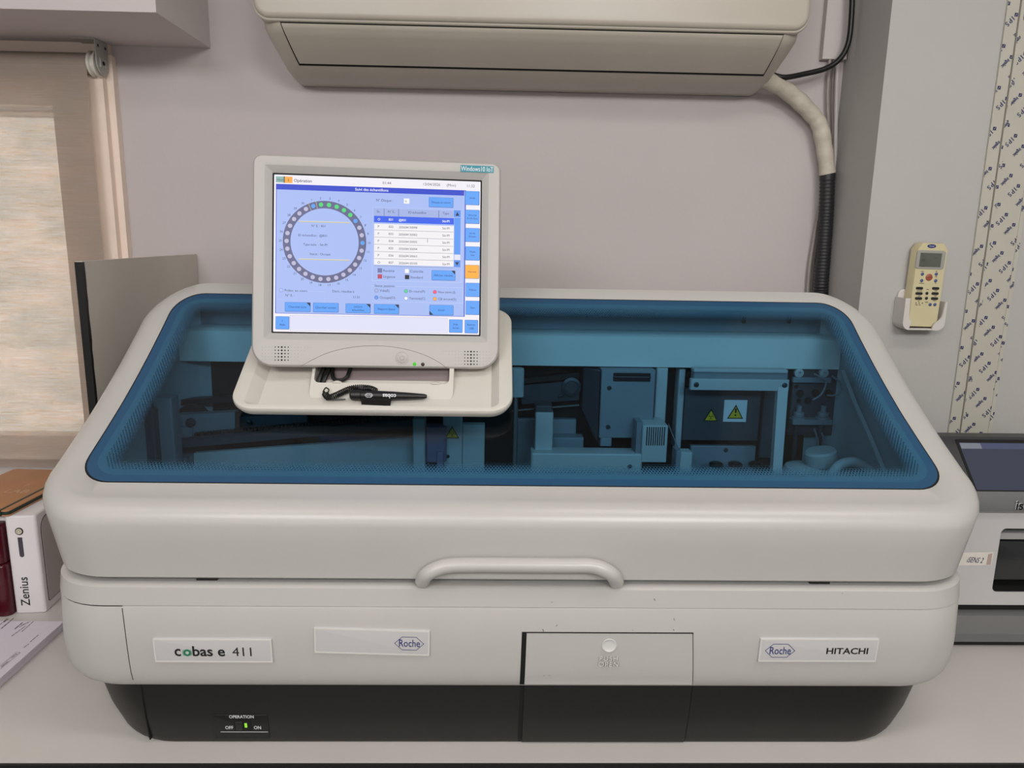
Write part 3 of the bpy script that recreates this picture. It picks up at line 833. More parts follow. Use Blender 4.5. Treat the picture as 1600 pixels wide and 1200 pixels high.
# vented box
vb = ibox('vent_box', 1003, 665, 1043, 722, 1.20, .06, M_in, r=.003, fil=.002)
b = MB(M_ing); b.box((P(994, 690, 1.205).x, 1.206, 1.10), (P(1003, 690, 1.205).x, 1.25, P(1000, 660, 1.205).z)); b.build('vent_box_side', vb)
b = MB(M_gap); b.m = FRONT
for k in range(9):
    x = 1010 + 3.4 * k; b.slab(P(x, 680, 1.2).x, P(x + 1.6, 680, 1.2).x, P(x, 696, 1.2).z, P(x, 667, 1.2).z, -1.203, -1.1993, .0004, .0002)
b.build('vent_slots', vb)
ibox('upright_panel', 1024, 575, 1042, 664, 1.26, .03, M_in)
ibox('upright_panel', 1058, 577, 1068, 700, 1.27, .03, M_in)
sloped('clear_hose', ((1045, 662), (1060, 700)), 1.24, 1.24, M_ing, 4, dy=.004)
ibox('small_block', 1062, 707, 1081, 760, 1.18, .025, M_in, r=.003)
ibox('small_block_side', 1055, 704, 1063, 760, 1.183, .03, M_ing)
# bracket frame with warning labels
fr_ = ibox('bracket_frame', 1079, 593, 1234, 610, 1.22, .012, M_in, r=.004)
ibox('bracket_rail', 1084, 578, 1232, 593, 1.225, .02, M_ing)
ibox('bracket_rail_lip', 1084, 577, 1232, 582, 1.222, .02, M_in)
b = MB(M_in)
a1, a2 = P(1216, 605, 1.219), P(1232, 605, 1.219); c1, c2 = P(1207, 748, 1.175), P(1221, 748, 1.175)
b.loft([[(a1.x, 1.2195, a1.z), (a2.x, 1.2195, a2.z), (a2.x, 1.231, a2.z), (a1.x, 1.231, a1.z)], [(c1.x, 1.1755, c1.z), (c2.x, 1.1755, c2.z), (c2.x, 1.19, c2.z), (c1.x, 1.19, c1.z)]], cap0=True, cap1=True, flip=True)
b.build('bracket_leg', an)
screw(1088, 601, 1.22, an, .0045); screw(1226, 602, 1.22, an, .0045)
ibox('label_board', 1068, 608, 1188, 688, 1.27, .012, M_ind)
ibox('label_board_side', 1190, 612, 1216, 715, 1.28, .012, M_ind)
ibox('lower_board', 1078, 697, 1180, 745, 1.275, .012, M_ing, down=True)
screw(1134, 703, 1.275, an); 
warn_label(1110.5, 648, 19, 1.2695, 'bio')
warn_label(1149, 643, 22, 1.2695, '!', card=(-18, 17, -16, 18))
for px in (1120, 1150, 1182):
    p = P(px, 726, 1.23); b = MB(M_black); b.m = Matrix.Translation((p.x, 1.235, p.z - .004)); b.lathe([(.012, 0), (.012, .005), (.009, .007), (.001, .007)], 18); b.build('tip_ring', an)
# pump block at the right
pm = ibox('pump_block', 1236, 576, 1312, 680, 1.27, .03, M_ind)
for x, y, r_ in ((1250, 615, 6), (1274, 614, 6), (1295, 615, 6), (1262, 626, 5.5), (1248, 626, 3.5), (1244, 604, 3)):
    p = P(x, y, 1.27); s = (P(x + 10, y, 1.27).x - p.x) / 10; b = MB(M_gap); b.m = Matrix.Translation((p.x, 1.2695, p.z)) @ FRONT
    b.lathe([(r_ * s, -.001), (r_ * s, .0006), (r_ * s * .7, .0006), (r_ * s * .6, .0002), (.0003, .0002)], 18); b.build('pump_port', pm)
for x in (1249, 1288):
    p = P(x, 583, 1.262); b = MB(M_in); b.m = Matrix.Translation((p.x, 1.268, p.z)) @ FRONT
    b.lathe([(.008, 0), (.008, .006), (.003, .007), (.002, .003), (.0004, .003)], 18); b.build('pump_knob', pm)
ibox('pump_plate', 1239, 590, 1300, 598, 1.262, .008, M_ing, parent=pm)
ibox('syringe_bracket', 1239, 656, 1302, 664, 1.25, .02, M_ing)
for x in (1248, 1286):
    p = P(x, 655, 1.26); b = MB(M_ing); b.m = Matrix.Translation((p.x, 1.262, p.z))
    b.lathe([(.012, 0), (.012, .004), (.009, .005), (.010, .009), (.009, .012), (.005, .014), (.005, .024), (.001, .025)], 18); b.build('valve', an)
    p = P(x - 6, 700, 1.25); b = MB(M_dgrey); b.tube([(p.x, 1.252, 1.087), (p.x, 1.252, P(x, 665, 1.25).z)], .004, 10); b.build('syringe', an)
for pts in (((1272, 584), (1290, 596), (1284, 615), (1270, 625)), ((1300, 588), (1314, 600), (1308, 616), (1292, 618)), ((1272, 670), (1278, 690), (1276, 712)), ((1284, 676), (1290, 700), (1288, 715))):
    b = MB(M_ing); b.tube(smooth_path([P(x, y, 1.245) for x, y in pts], 8), .0016, 8); b.build('tubing', an)
# white bottle and its cap
p = P(1292, 735, 1.16)
b = MB(M_in); b.m = Matrix.Translation((p.x - .02, 1.19, 1.087)); zt_ = P(1292, 738, 1.16).z - 1.087
b.lathe([(.042, 0), (.044, .01), (.044, zt_ - .014), (.036, zt_), (.02, zt_ + .004)], 28); bt = b.build('waste_bottle', an)
p = P(1291, 715, 1.17)
b = MB(M_in); b.m = Matrix.Translation((p.x, 1.185, p.z - .012)) @ Matrix.Rotation(R(-12), 4, 'Y')
b.lathe([(.024, -.004), (.026, 0), (.026, .018), (.023, .021), (.001, .021)], 28); b.build('bottle_cap', bt)
b = MB(M_in); p = P(1332, 745, 1.13); b.tube(smooth_path([P(1295, 752, 1.12), P(1310, 728, 1.13), P(1335, 722, 1.13), P(1358, 735, 1.13), P(1368, 755, 1.12)], 8), .008, 12); b.build('drain_hose', an)
# white flange strip along the inside of the right wall
b = MB(M_in)
fl = [P(1385, 742, X=.612), P(1373, 713, X=.612), P(1355, 670, X=.612), P(1338, 632, X=.612), P(1327, 603, X=.612), P(1318, 580, X=.612)]
fl = smooth_path(fl, 6)
b.loft([[p + Vector((.002, 0, .002)), p + Vector((-.0045, 0, .002)), p + Vector((-.0045, 0, -.002)), p + Vector((.002, 0, -.002))] for p in fl], cap0=True, cap1=True)
b.build('side_flange', an)

# ------------------------------------------------------------------ monitor tray lying on the lid
tA = Vector((-.374, 0, 0)); TX0, TX1 = -.372, .0275
ty0, ty1 = 1.0205, 1.224
p0 = Vector((0, ty0, prof(ty0))); p1 = Vector((0, ty1, prof(ty1)))
vdir = (p1 - p0).normalized(); ndir = Vector((1, 0, 0)).cross(vdir)
TM = Matrix.Translation(p0) @ Matrix((( 1, 0, 0, 0), (0, vdir.y, ndir.y, 0), (0, vdir.z, ndir.z, 0), (0, 0, 0, 1)))
TL = (p1 - p0).length
tray = thing('monitor_tray', 'cream plastic tray fixed over the tinted window under the monitor', 'tray', (XC - .2, 1.1, prof(1.1)))
b = MB(M_tray); b.m = TM
H0, H1 = .006, .026
def tr_(o, z, rb=.034, rt=.034): return [(p[0], p[1], z) for p in rrect(TX0 + o, TX1 - o, 0 + o, TL - o, [max(.003, rb - o)] * 2 + [max(.003, rt - o)] * 2, 8, 4, 4)]
ri = .021
def inn(e, z):   # inner edge: sides lean inwards towards the floor
    return [(p[0], p[1], z) for p in rrect(TX0 + ri + e * .014, TX1 - ri - e * .010, ri * .40 + e * .003, TL - ri - e * .006, [.012] * 4, 8, 4, 4)]
b.loft([tr_(.012, H0), tr_(.004, H0 + .004), tr_(0, H0 + .012), tr_(0, H1 - .003), tr_(.001, H1 - .001), tr_(.003, H1), inn(-.15, H1), inn(0, H1 - .0012), inn(1, H0 + .004)], cap0=True, cap1=True)
b.build('tray_shell', tray)
# raised hollow neck block the monitor stands on
b = MB(M_tray)
def TP(x, y, h):
    """photo pixel -> tray frame at height h above the tray base plane"""
    d = CROT @ Vector(((x - 800) / F_PX, -(y - 600) / F_PX, -1)); o_ = TM @ Vector((0, 0, h))
    t = ndir.dot(o_ - EYE) / ndir.dot(d); return EYE + d * t
NB = TP(595, 619.5, .0112); LEAN = R(38)
NBM = Matrix.Translation(NB) @ Matrix.Rotation(-LEAN, 4, 'X') @ FRONT
nbn = NBM.to_3x3() @ Vector((0, 0, 1))
def NP(x, y):
    d = CROT @ Vector(((x - 800) / F_PX, -(y - 600) / F_PX, -1)); t = nbn.dot(NB - EYE) / nbn.dot(d)
    l = NBM.inverted() @ (EYE + d * t); return (l.x, l.y)
nx0, nx1 = NP(484, 608)[0], NP(708, 608)[0]
nzt = NP(595, 566)[1]
ox0, ox1 = NP(491, 590)[0], NP(702, 590)[0]; oz0 = NP(595, 599)[1]
b.m = NBM
outer = rrect(nx0, nx1, -.006, nzt, [.012, .012, .004, .004], 5); inner = rrect(ox0, ox1, oz0, nzt - .0015, [.008, .008, .001, .001], 5)
b.ringplate(outer, inner, -.034, 0)
b.build('neck_block', tray)
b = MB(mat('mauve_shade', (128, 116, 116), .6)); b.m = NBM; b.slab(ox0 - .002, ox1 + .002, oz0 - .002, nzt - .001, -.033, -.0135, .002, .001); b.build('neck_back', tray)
for x in (526, 680):
    c = NP(x, 599); b = MB(M_tray); b.m = NBM @ Matrix.Translation((c[0], oz0 - .001, -.007)) @ Matrix.Rotation(R(-90), 4, 'X'); b.lathe([(.0095, 0), (.009, .003), (.006, .0055), (.001, .0065)], 20); b.build('stop_bump', tray)
b = MB(M_black); b.m = NBM
b.tube(smooth_path([(ox0 + .004, oz0 + .001, -.011), (ox0 + .006, oz0 + .012, -.008), (ox0 + .012, nzt, -.008)], 8), .0036, 10); b.tube(smooth_path([(ox0 + .010, oz0 + .001, -.011), (ox0 + .014, oz0 + .012, -.008), (ox0 + .020, nzt, -.009)], 8), .0032, 10)
b.tube(smooth_path([(ox0 + .022, nzt, -.010), (ox0 + .026, oz0 + .012, -.007), (ox0 + .036, oz0 + .007, -.006), (ox0 + .046, oz0 + .014, -.008), (ox0 + .05, nzt, -.010)], 8), .003, 10)
b.build('monitor_cable', tray, label='black cable looping inside the neck opening')

# ------------------------------------------------------------------ touchscreen monitor
mon = thing('touchscreen_monitor', 'grey-white touchscreen monitor with lit blue screen, above the tray', 'monitor', (-.17, 1.14, 1.39))
MM = (Matrix.Translation((-.1732, 1.1117 - .004, 1.5513)) @ Matrix.Rotation(.0716, 4, 'Z') @ Matrix.Rotation(-.187, 4, 'X') @ Matrix.Rotation(.0115, 4, 'Y') @ FRONT)
SW, SH = .152, .116
b = MB(M_bezel); b.m = MM
BX0, BX1, BZ0, BZ1 = -.1795, .1805, -.1655, .1415
def br(o, z): return [(p[0], p[1], z) for p in rrect(BX0 + o, BX1 - o, BZ0 + o, BZ1 - o, [max(.002, .030 - o)] * 2 + [max(.002, .014 - o)] * 2, 8)]
def hr(o, z): return [(p[0], p[1], z) for p in rrect(-SW - o, SW + o, -SH - o, SH + o, max(.0005, .0012 + o * .1), 8)]
b.loft([br(.012, -.052), br(.002, -.046), br(0, -.030), br(0, .004), br(.0008, .0066), br(.003, .0085), hr(.0105, .0085), hr(.0098, .0082), hr(.0005, .0010), hr(.0005, -.004)], cap0=True)
bez = b.build('bezel', mon)
b = MB(M_bezel); b.m = MM; b.slab(-.10, .10, -.12, .06, -.085, -.05, .02, .01); b.build('rear_case', mon)
b = MB(M_gap); b.m = MM
b.ringplate(hr(.0005, 0)[0:0] or [(p[0], p[1]) for p in hr(.0005, 0)], [(p[0], p[1]) for p in hr(-.0016, 0)], -.0012, .0006); b.build('screen_border', mon)

# --- picture on the screen
CW = (240, 236, 244); CB = (166, 186, 240); CBT = (92, 160, 246); CDK = (40, 66, 200); CSEL = (44, 92, 232); CT_ = (52, 56, 84); CRING = (96, 98, 136); CGR = (74, 214, 118)
b = MB(glow(CW)); b.m = MM; b.sm = False
b.slab(-SW, SW, -SH, SH, -.003, 0, .0005, .0002)
def SU(x, y):      # crop frame (1172x1200 view of the monitor) -> screen plane
    t0 = 118 + 30 * (x - 130) / 913; t1 = 803 + 19 * (x - 130) / 903
    v = (y - t0) / (t1 - t0)
    xr_ = 1043 - 10 * v
    return (-SW + 2 * SW * (x - 130) / (xr_ - 130), SH - 2 * SH * v)
LV = [0]
def q(pts, col, lift=1):
    b.use(glow(col)); z = .00012 * lift + .0001
    b.poly([(*SU(*p), z) for p in pts])
def qr(x0, y0, x1, y1, col, lift=1, tl=None):
    """upright rectangle on the screen from its upper-left and lower-right crop pixels"""
    a = SU(x0, y0); c = SU(x1, y1); b.use(glow(col)); z = .00012 * lift + .0001
    b.rect(a[0], c[0], c[1], a[1], z)
def frame(x0, y0, x1, y1, col, t=.0005, lift=2):
    a = SU(x0, y0); c = SU(x1, y1); b.use(glow(col)); z = .00012 * lift + .0001
    X0_, X1_, Y0_, Y1_ = a[0], c[0], c[1], a[1]
    b.rect(X0_, X1_, Y1_ - t, Y1_, z); b.rect(X0_, X1_, Y0_, Y0_ + t, z); b.rect(X0_, X0_ + t, Y0_, Y1_, z); b.rect(X1_ - t, X1_, Y0_, Y1_, z)
def tx(s, x, y, px, col=CT_, align='l', bold=.0, lift=5):
    """text whose baseline starts at crop pixel (x,y), capital height about px"""
    a = SU(x, y); b.use(glow(col)); b.text(s, a[0], a[1], px * .000334 * 1.42, .00012 * lift + .0001, bold, align)
def dsk(x, y, r, col, lift=4, edge=None):
    a = SU(x, y); s = .000334
    if edge: b.use(glow(edge)); b.disc(a, (r + 1.2) * s, .00012 * (lift - .5) + .0001, n=20)
    b.use(glow(col)); b.disc(a, r * s, .00012 * lift + .0001, n=20)
def btn(x0, y0, x1, y1, lines, col=CBT, corner=None, fs=9):
    a = SU(x0, y0); c = SU(x1, y1); z = .00012 * 3 + .0001
    b.use(glow((60, 96, 160))); b.poly([(*p, z - .0001) for p in rrect(a[0] - .0004, c[0] + .0006, c[1] - .0006, a[1] + .0003, .0012, 3)])
    b.use(glow(col)); b.poly([(*p, z) for p in rrect(a[0], c[0], c[1], a[1], .001, 3)])
    if corner == 'tr': b.use(glow((24, 40, 60))); b.poly([(c[0] - .0055, a[1], z + .0001), (c[0], a[1] - .0055, z + .0001), (c[0], a[1], z + .0001)])
    if corner == 'bl': b.use(glow((24, 40, 60))); b.poly([(a[0], c[1], z + .0001), (a[0] + .0055, c[1], z + .0001), (a[0], c[1] + .0055, z + .0001)])
    n_ = len(lines); cy_ = (y0 + y1) / 2
    for k, s in enumerate(lines):
        tx(s, (x0 + x1) / 2, cy_ + fs * .5 + (k - (n_ - 1) / 2) * fs * 1.75, fs, (24, 40, 84), 'c', .0)
# top line
qr(142, 131, 176, 158, (140, 178, 172)); qr(176, 131, 180, 159, (60, 70, 70)); qr(180, 132, 213, 160, (246, 168, 64))
tx('Host', 147, 150, 10, (60, 90, 90)); tx('E', 193, 152, 10, (110, 80, 40)); tx('Opération', 219, 155, 13, (60, 60, 92), bold=.012)
tx('01:44', 603, 164, 12, (64, 60, 70)); tx('13/04/2026', 780, 169, 12, (64, 60, 70)); tx('(Mon)', 886, 173, 12, (64, 60, 70)); tx('11:32', 974, 176, 12, (64, 60, 70))
# blue panel with the title bar
qr(143, 163, 965, 738, (60, 86, 200), 1); qr(146, 166, 960, 736, CB, 2)
qr(143, 164, 964, 213, CDK, 3)
tx('Suivi des échantillons', 556, 194, 12, (232, 236, 250), 'c', .012)
# sample ring
rc = SU(353, 413); s_ = .000334
def ringo(r0, r1, col, lift, ex=1.0):
    b.use(glow(col)); z = .00012 * lift + .0001; m_ = 72
    b.loft([[(rc[0] + r0 * s_ * math.cos(2 * math.pi * k / m_), rc[1] + r0 * s_ * math.sin(2 * math.pi * k / m_), z) for k in range(m_)], [(rc[0] + r1 * s_ * math.cos(2 * math.pi * k / m_), rc[1] + r1 * s_ * math.sin(2 * math.pi * k / m_), z) for k in range(m_)]], flip=True)
ringo(147, 180, CRING, 3)
for k in range(30):
    a = R(90 + 18 - 12 * k)
    c = CGR if 1 <= k <= 5 else ((92, 158, 236) if k in (0, 6, 9) else (186, 184, 212))
    b.use(glow(c)); b.disc((rc[0] + 163.5 * s_ * math.cos(a), rc[1] + 163.5 * s_ * math.sin(a)), 9.5 * s_, .00012 * 4 + .0001, n=18)
    b.use(glow(CT_)); b.text(str(k + 1), rc[0] + 191 * s_ * math.cos(a), rc[1] + 191 * s_ * math.sin(a) - 4 * s_, .0047, .0007, .0, 'c')
a = R(108)
for da in (-5.4, 5.4):
    b.use(glow((226, 208, 130))); aa = a + R(da); ux, uy = math.cos(aa), math.sin(aa); vx, vy = -uy * .7 * s_, ux * .7 * s_
    b.poly([(rc[0] + 147 * s_ * ux - vx, rc[1] + 147 * s_ * uy - vy, .0008), (rc[0] + 183 * s_ * ux - vx, rc[1] + 183 * s_ * uy - vy, .0008), (rc[0] + 183 * s_ * ux + vx, rc[1] + 183 * s_ * uy + vy, .0008), (rc[0] + 147 * s_ * ux + vx, rc[1] + 147 * s_ * uy + vy, .0008)])
for y in (322, 484):
    q([(243, y), (243, y + 5), (462, y + 11), (462, y + 6)], (196, 190, 150), 4); q([(243, y), (243, y + 2), (462, y + 8), (462, y + 6)], (226, 220, 200), 5)
tx('N° E. : 831', 295, 348, 10); tx('ID échantillon : @831', 238, 388, 10); tx('Type écht. : Sér/Pl', 260, 428, 10); tx('Statut : Occupé', 288, 469, 10)
# disc number, table
tx('N° Disque :', 575, 238, 11); qr(697, 225, 721, 248, (244, 242, 240), 3); tx('0', 703, 242, 9)
btn(808, 220, 914, 264, ['Disque en cours'])
frame(560, 262, 950, 590, (206, 216, 248), .0004)
qr(566, 268, 916, 311, (160, 176, 226), 3)
qr(566, 300, 918, 338, CSEL, 3); qr(567, 334, 916, 520, (240, 237, 240), 3)
for x in (609, 673, 850): qr(x, 268 + (x - 566) * .03, x + 2, 300 + (x - 566) * .03, (90, 104, 150), 4)
tx('St.', 578, 286, 10); tx('N° E.', 626, 287, 10); tx('ID échantillon', 716, 290, 10); tx('Type', 868, 294, 10)
for k, (st, no, idd) in enumerate((('O', '831', '@831'), ('P', '832', '202604130098'), ('P', '833', '202604130083'), ('P', '834', '202604130095'), ('P', '835', '202604130094'), ('P', '836', '202604130063'), ('O', '837', '202604130100'))):
    y = 320 + 31 * k; c = (236, 240, 250) if k == 0 else CT_; bo = .014 if k == 0 else .002
    tx(st, 582, y, 10, c, bold=bo); tx(no, 630, y + 1, 10, c, bold=bo); tx(idd, 674, y + 3, 9.6, c, bold=bo); tx('Sér/Pl', 866, y + 8, 10, c, bold=bo)
    if k: qr(567, y + 9.4, 916, y + 20, (150, 150, 158), 4) if False else q([(567, y + 9), (567, y + 10.6), (916, y + 20.6), (916, y + 19)], (140, 142, 156), 4)
qr(918, 276, 948, 306, (84, 142, 232), 3); q([(925, 300), (942, 300), (933.5, 284)], (18, 28, 50), 4)
qr(920, 308, 946, 468, (88, 150, 240), 3); qr(920, 468, 946, 492, (226, 226, 244), 3); qr(918, 492, 946, 523, (84, 142, 232), 3); q([(923, 501), (940, 501), (931.5, 516)], (18, 28, 50), 4)
q([(801, 400), (801, 414), (805, 411), (808, 417), (810, 415), (807, 410), (811, 410)], (236, 236, 240), 6); q([(800, 398), (800, 416), (802, 415), (802, 402)], (70, 70, 80), 7)
# legend
for x, y, c, s in ((583, 527, (108, 116, 170), 'Routine'), (583, 553, (196, 62, 88), 'Urgence'), (701, 530, (244, 244, 246), 'Contrôle'), (702, 556, (20, 24, 34), 'Standard')):
    qr(x - 1, y - 1, x + 19, y + 19, (120, 130, 170), 3); qr(x, y, x + 18, y + 18, c, 4); tx(s, x + 23, y + 15, 11)
btn(820, 536, 922, 580, ['Afficher résultat'], corner='tr')
frame(557, 602, 956, 680, (206, 216, 248), .0004); qr(566, 590, 660, 612, CB, 3); tx('Statut position', 569, 607, 10.5)
for x, y, c, s in ((577, 623, (170, 180, 226), 'Vide(E)'), (577, 653, (100, 150, 240), 'Occupé(O)'), (706, 626, (90, 210, 150), 'En cours(P)'), (706, 657, (244, 244, 250), 'Terminé(C)'), (833, 630, (250, 90, 120), 'Non term.(I)'), (833, 660, (250, 176, 70), 'CB erroné(S)')):
    dsk(x, y, 7.5, c, 4, (80, 96, 150)); tx(s, x + 14, y + 5, 10.5)
frame(150, 622, 355, 664, (206, 216, 248), .0004); dsk(168, 620, 7.5, (176, 190, 244), 4, (90, 110, 180)); tx('Prélev. en cours', 182, 626, 10.5); tx('N° E. :', 186, 647, 10.5)
tx('Dern. résultat à', 386, 630, 10.5); tx('11:51', 474, 656, 10.5)
btn(185, 672, 292, 713, ['Chercher écht.'], corner='tr'); btn(305, 675, 412, 716, ['Chercher suivant']); btn(445, 679, 550, 720, ['Lecture', 'échantillon'], corner='tr', fs=8.5); btn(568, 682, 674, 724, ['Rapport Statut'], corner='tr'); btn(810, 686, 913, 731, ['Sortir'], corner='bl')
# lower message line and right-hand buttons
btn(146, 733, 202, 788, ['?', 'Aide']); frame(206, 728, 888, 808, (150, 156, 200), .0004)
qr(208, 731, 884, 803, (222, 222, 246), 1)
btn(897, 750, 953, 806, ['Imp.', 'écran']); btn(966, 752, 1022, 809, ['Retirer', 'USB'])
for y, ls in ((193, ['Arrêt']), (274, ['Sécurité', 'Arrêt Syst.']), (353, ['Arrêt', 'Échant.']), (433, ['Mode', 'Stat']), (591, ['Édition']), (669, ['Start'])):
    btn(970, y, 1031, y + 60, ls, fs=8)
btn(968, 513, 1028, 572, ['Alarmes'], (250, 174, 50), fs=8)
b.build('screen', mon, label='lit blue screen showing a sample ring and table', angle=0)
# logo sticker, arc line, speakers, buttons on the bezel
TEAL = mat('teal_sticker', (22, 132, 150), 0.4)
def BZ(x, y):
    """crop pixel on the bezel face -> bezel plane"""
    d = CROT @ Vector((((380 + x * 420 / 1172) - 800) / F_PX, -((230 + y * 430 / 1200) - 600) / F_PX, -1))
    n_ = MM.to_3x3() @ Vector((0, 0, 1)); o_ = MM @ Vector((0, 0, .0085))
    t = n_.dot(o_ - EYE) / n_.dot(d)
    l = MM.inverted() @ (EYE + d * t); return (l.x, l.y)
c0 = BZ(1020, 95.5); w_, h_ = .0247, .0050
b = MB(TEAL); b.m = MM; b.slab(c0[0] - w_, c0[0] + w_, c0[1] - h_, c0[1] + h_, .008, .0089, .0006, .0001)
st = b.build('sticker', bez, label='teal sticker with white lettering')
b = MB(M_paperw); b.m = MM; vs_, _ = text_geo('Windows10 IoT', .0, 1.0); ww = max(v[0] for v in vs_)
b.text('Windows10 IoT', c0[0], c0[1] - .0032, .0098, .00905, .0, 'c', sx=.0478 / (ww * .0098)); b.build('lettering', st)
b = MB(mat('moulded_line', (128, 124, 118), .6)); b.m = MM
arc_ = [BZ(x, y) for x, y in ((250, 955), (300, 928), (360, 900), (430, 880), (510, 868), (590, 866), (660, 872), (730, 886), (800, 910), (850, 936), (890, 964))]
b.tube(smooth_path([(x, y, .0084) for x, y in arc_], 6), .0004, 6); b.build('arc_line', bez)
for cx, cy_ in ((168, 900), (993, 919)):
    b = MB(M_gap); b.m = MM; b.sm = False
    c0 = BZ(cx, cy_)
    for i in range(-6, 11):
        for j in range(-2, 3):
            ii = i if cx < 500 else -i
            if abs(ii) <= 6 or True:
                if i > 5 and abs(j + (2)) > 2 - (i - 5) * .5: continue
                d_ = abs(i)
                r_ = .0014 if d_ == 0 else (.0011 if d_ == 1 else (.0009 if d_ == 2 else .0003))
                b.disc((c0[0] + ii * .0046, c0[1] - j * .0047), r_, .00865, n=8)
    b.build('speaker_grille', bez)
c0 = BZ(693, 919)
b = MB(M_bezel); b.m = MM @ Matrix.Translation((c0[0], c0[1], .0084))
b.lathe([(.0102, -.001), (.0102, .0004), (.0092, .0006), (.0088, -.0001), (.0080, -.0001), (.0076, .0008), (.0060, .0013), (.0002, .0014)], 32); pw = b.build('power_button', bez)
b = MB(mat('moulded_line', (128, 124, 118), .6)); b.m = MM @ Matrix.Translation((c0[0], c0[1], .0084))
b.loft([[(.0030 * math.cos(R(a)), .0030 * math.sin(R(a)), .00165) for a in range(120, 421, 20)], [(.0034 * math.cos(R(a)), .0034 * math.sin(R(a)), .00165) for a in range(120, 421, 20)]], close=False, flip=True)
b.rect(-.0002, .0002, .001, .0042, .00165); b.build('power_symbol', pw)
c0 = BZ(747, 946); b = MB(glow((70, 200, 40))); b.m = MM @ Matrix.Translation((c0[0], c0[1], .0084)); b.lathe([(.0027, -.001), (.0027, .0003), (.0016, .001), (.0002, .0012)], 16); b.build('indicator_light', bez, label='green lit indicator')
c0 = BZ(783, 947); b = MB(mat('dark_lens', (48, 26, 22), .3)); b.m = MM @ Matrix.Translation((c0[0], c0[1], .0084)); b.lathe([(.0027, -.001), (.0027, .0003), (.0016, .001), (.0002, .0012)], 16); b.build('indicator_light', bez, label='dark unlit indicator')

# ------------------------------------------------------------------ stylus with coiled cord in its clip
pen = thing('stylus_pen', 'black stylus pen with coiled cord clipped along the tray edge', 'stylus', TP(615, 620, .0185))
pa, pb2 = TP(547, 617, .0195), TP(667, 619.5, .0185)
ax = (pb2 - pa).normalized()
b = MB(M_black)
npn = 16
path = [pa + (pb2 - pa) * t for t in (0, .02, .14, .15, .35, .55, .80, .97, 1.0)]
b.tube(path, [.005, .0075, .0078, .0070, .0070, .0064, .0050, .0036, .0024], 16); b.build('pen_body', pen)
cl_a, cl_b = TP(565, 622, .0175), TP(610, 624, .0175)
b = MB(M_gap); b.loft([[c + o_ for o_ in (vdir * -.006 + ndir * -.012, vdir * .003 + ndir * -.012, vdir * .003 + ndir * .003, vdir * -.006 + ndir * .003)] for c in (cl_a, cl_b)], cap0=True, cap1=True, flip=True); b.build('pen_clip', pen)
b = MB(M_black)
spine = smooth_path([TP(587, 611, .0185), TP(578, 607, .0185), TP(563, 605.5, .0185), TP(548, 607.5, .0185), TP(535, 613, .0185), TP(524, 618, .0185), TP(513, 621, .0185), TP(508, 615, .0185)], 10)
L_ = [0]
for p_, q_ in zip(spine[:-1], spine[1:]): L_.append(L_[-1] + (q_ - p_).length)
tot = L_[-1]; turns = 30; cp = []
for k in range(turns * 12 + 1):
    s = tot * k / (turns * 12); j = max(0, min(len(L_) - 2, int(np.searchsorted(L_, s)) - 1)); f = (s - L_[j]) / max(1e-9, L_[j + 1] - L_[j])
    c = spine[j] + (spine[j + 1] - spine[j]) * f; t = (spine[j + 1] - spine[j]).normalized(); e1 = ndir - t * ndir.dot(t); e1.normalize(); e2 = t.cross(e1)
    a = 2 * math.pi * k / 12; cp.append(c + (e1 * math.cos(a) + e2 * math.sin(a)) * .0040)
e0 = cp[-1]; cp += smooth_path([e0, TP(505, 612, .024), TP(509, 606, .023), TP(514, 610, .0185), TP(508, 620, .0165), TP(522, 624, .0165), TP(540, 624, .0165)], 8)
b.tube(cp, .0010, 6); b.build('coiled_cord', pen)
# white print, reading upside down
pm_ = pa + (pb2 - pa) * .5; tow = (EYE - pm_).normalized(); upv = ax.cross(tow) * -1; upv = (tow.cross(ax)).normalized(); nv = ax.cross(upv)
PM = Matrix(((-ax.x, -upv.x, nv.x, 0), (-ax.y, -upv.y, nv.y, 0), (-ax.z, -upv.z, nv.z, 0), (0, 0, 0, 1)))
b = MB(M_paperw); b.sm = False
c = pa + (pb2 - pa) * .52 + nv * .0072; b.m = Matrix.Translation(c) @ PM; b.text('cobas', 0, -.0024, .0085, 0, .02, 'c')
c = pa + (pb2 - pa) * .255 + nv * .0078; b.m = Matrix.Translation(c) @ PM; hexagon(b, 0, 0, .0120, .0060, .0006, 0); b.text('Roche', 0, -.0013, .0042, 0, 0, 'c', sx=.75)
b.build('lettering', pen, angle=0)

# ------------------------------------------------------------------ air conditioner
ac = thing('air_conditioner', 'cream wall mounted air conditioner with closed louvre, above the analyser', 'air conditioner', (.068, WY, 1.886))
AXC = .066
AP = [(2.26, .505, 1.470), (2.05, .507, 1.466), (1.972, .508, 1.464), (1.957, .506, 1.467), (1.945, .502, 1.479), (1.930, .497, 1.500), (1.915, .492, 1.524), (1.902, .488, 1.548), (1.893, .484, 1.575), (1.888, .480, 1.598), (1.885, .474, 1.62)]
def yac(z): return float(np.interp(z, [p[0] for p in AP][::-1], [p[2] for p in AP][::-1]))
b = MB(M_ac)
b.loft([[(x, y, z) for x, y in rrect(AXC - a, AXC + a, y0, WY - .002, [.045, .045, .002, .002], 8)] for z, a, y0 in AP], cap0=True, cap1=True, flip=True)
b.build('case', ac)
b = MB(M_ac); b.m = FRONT
fz = P(800, 36, 1.452).z
b.slab(AXC - .512, AXC + .510, fz, 2.26, -1.50, -1.452, .028, .010, seg=8)
b.slab(AXC - .515, AXC + .513, fz - .004, 2.262, -1.49, -1.460, .030, .004, seg=8)
b.build('front_panel', ac)
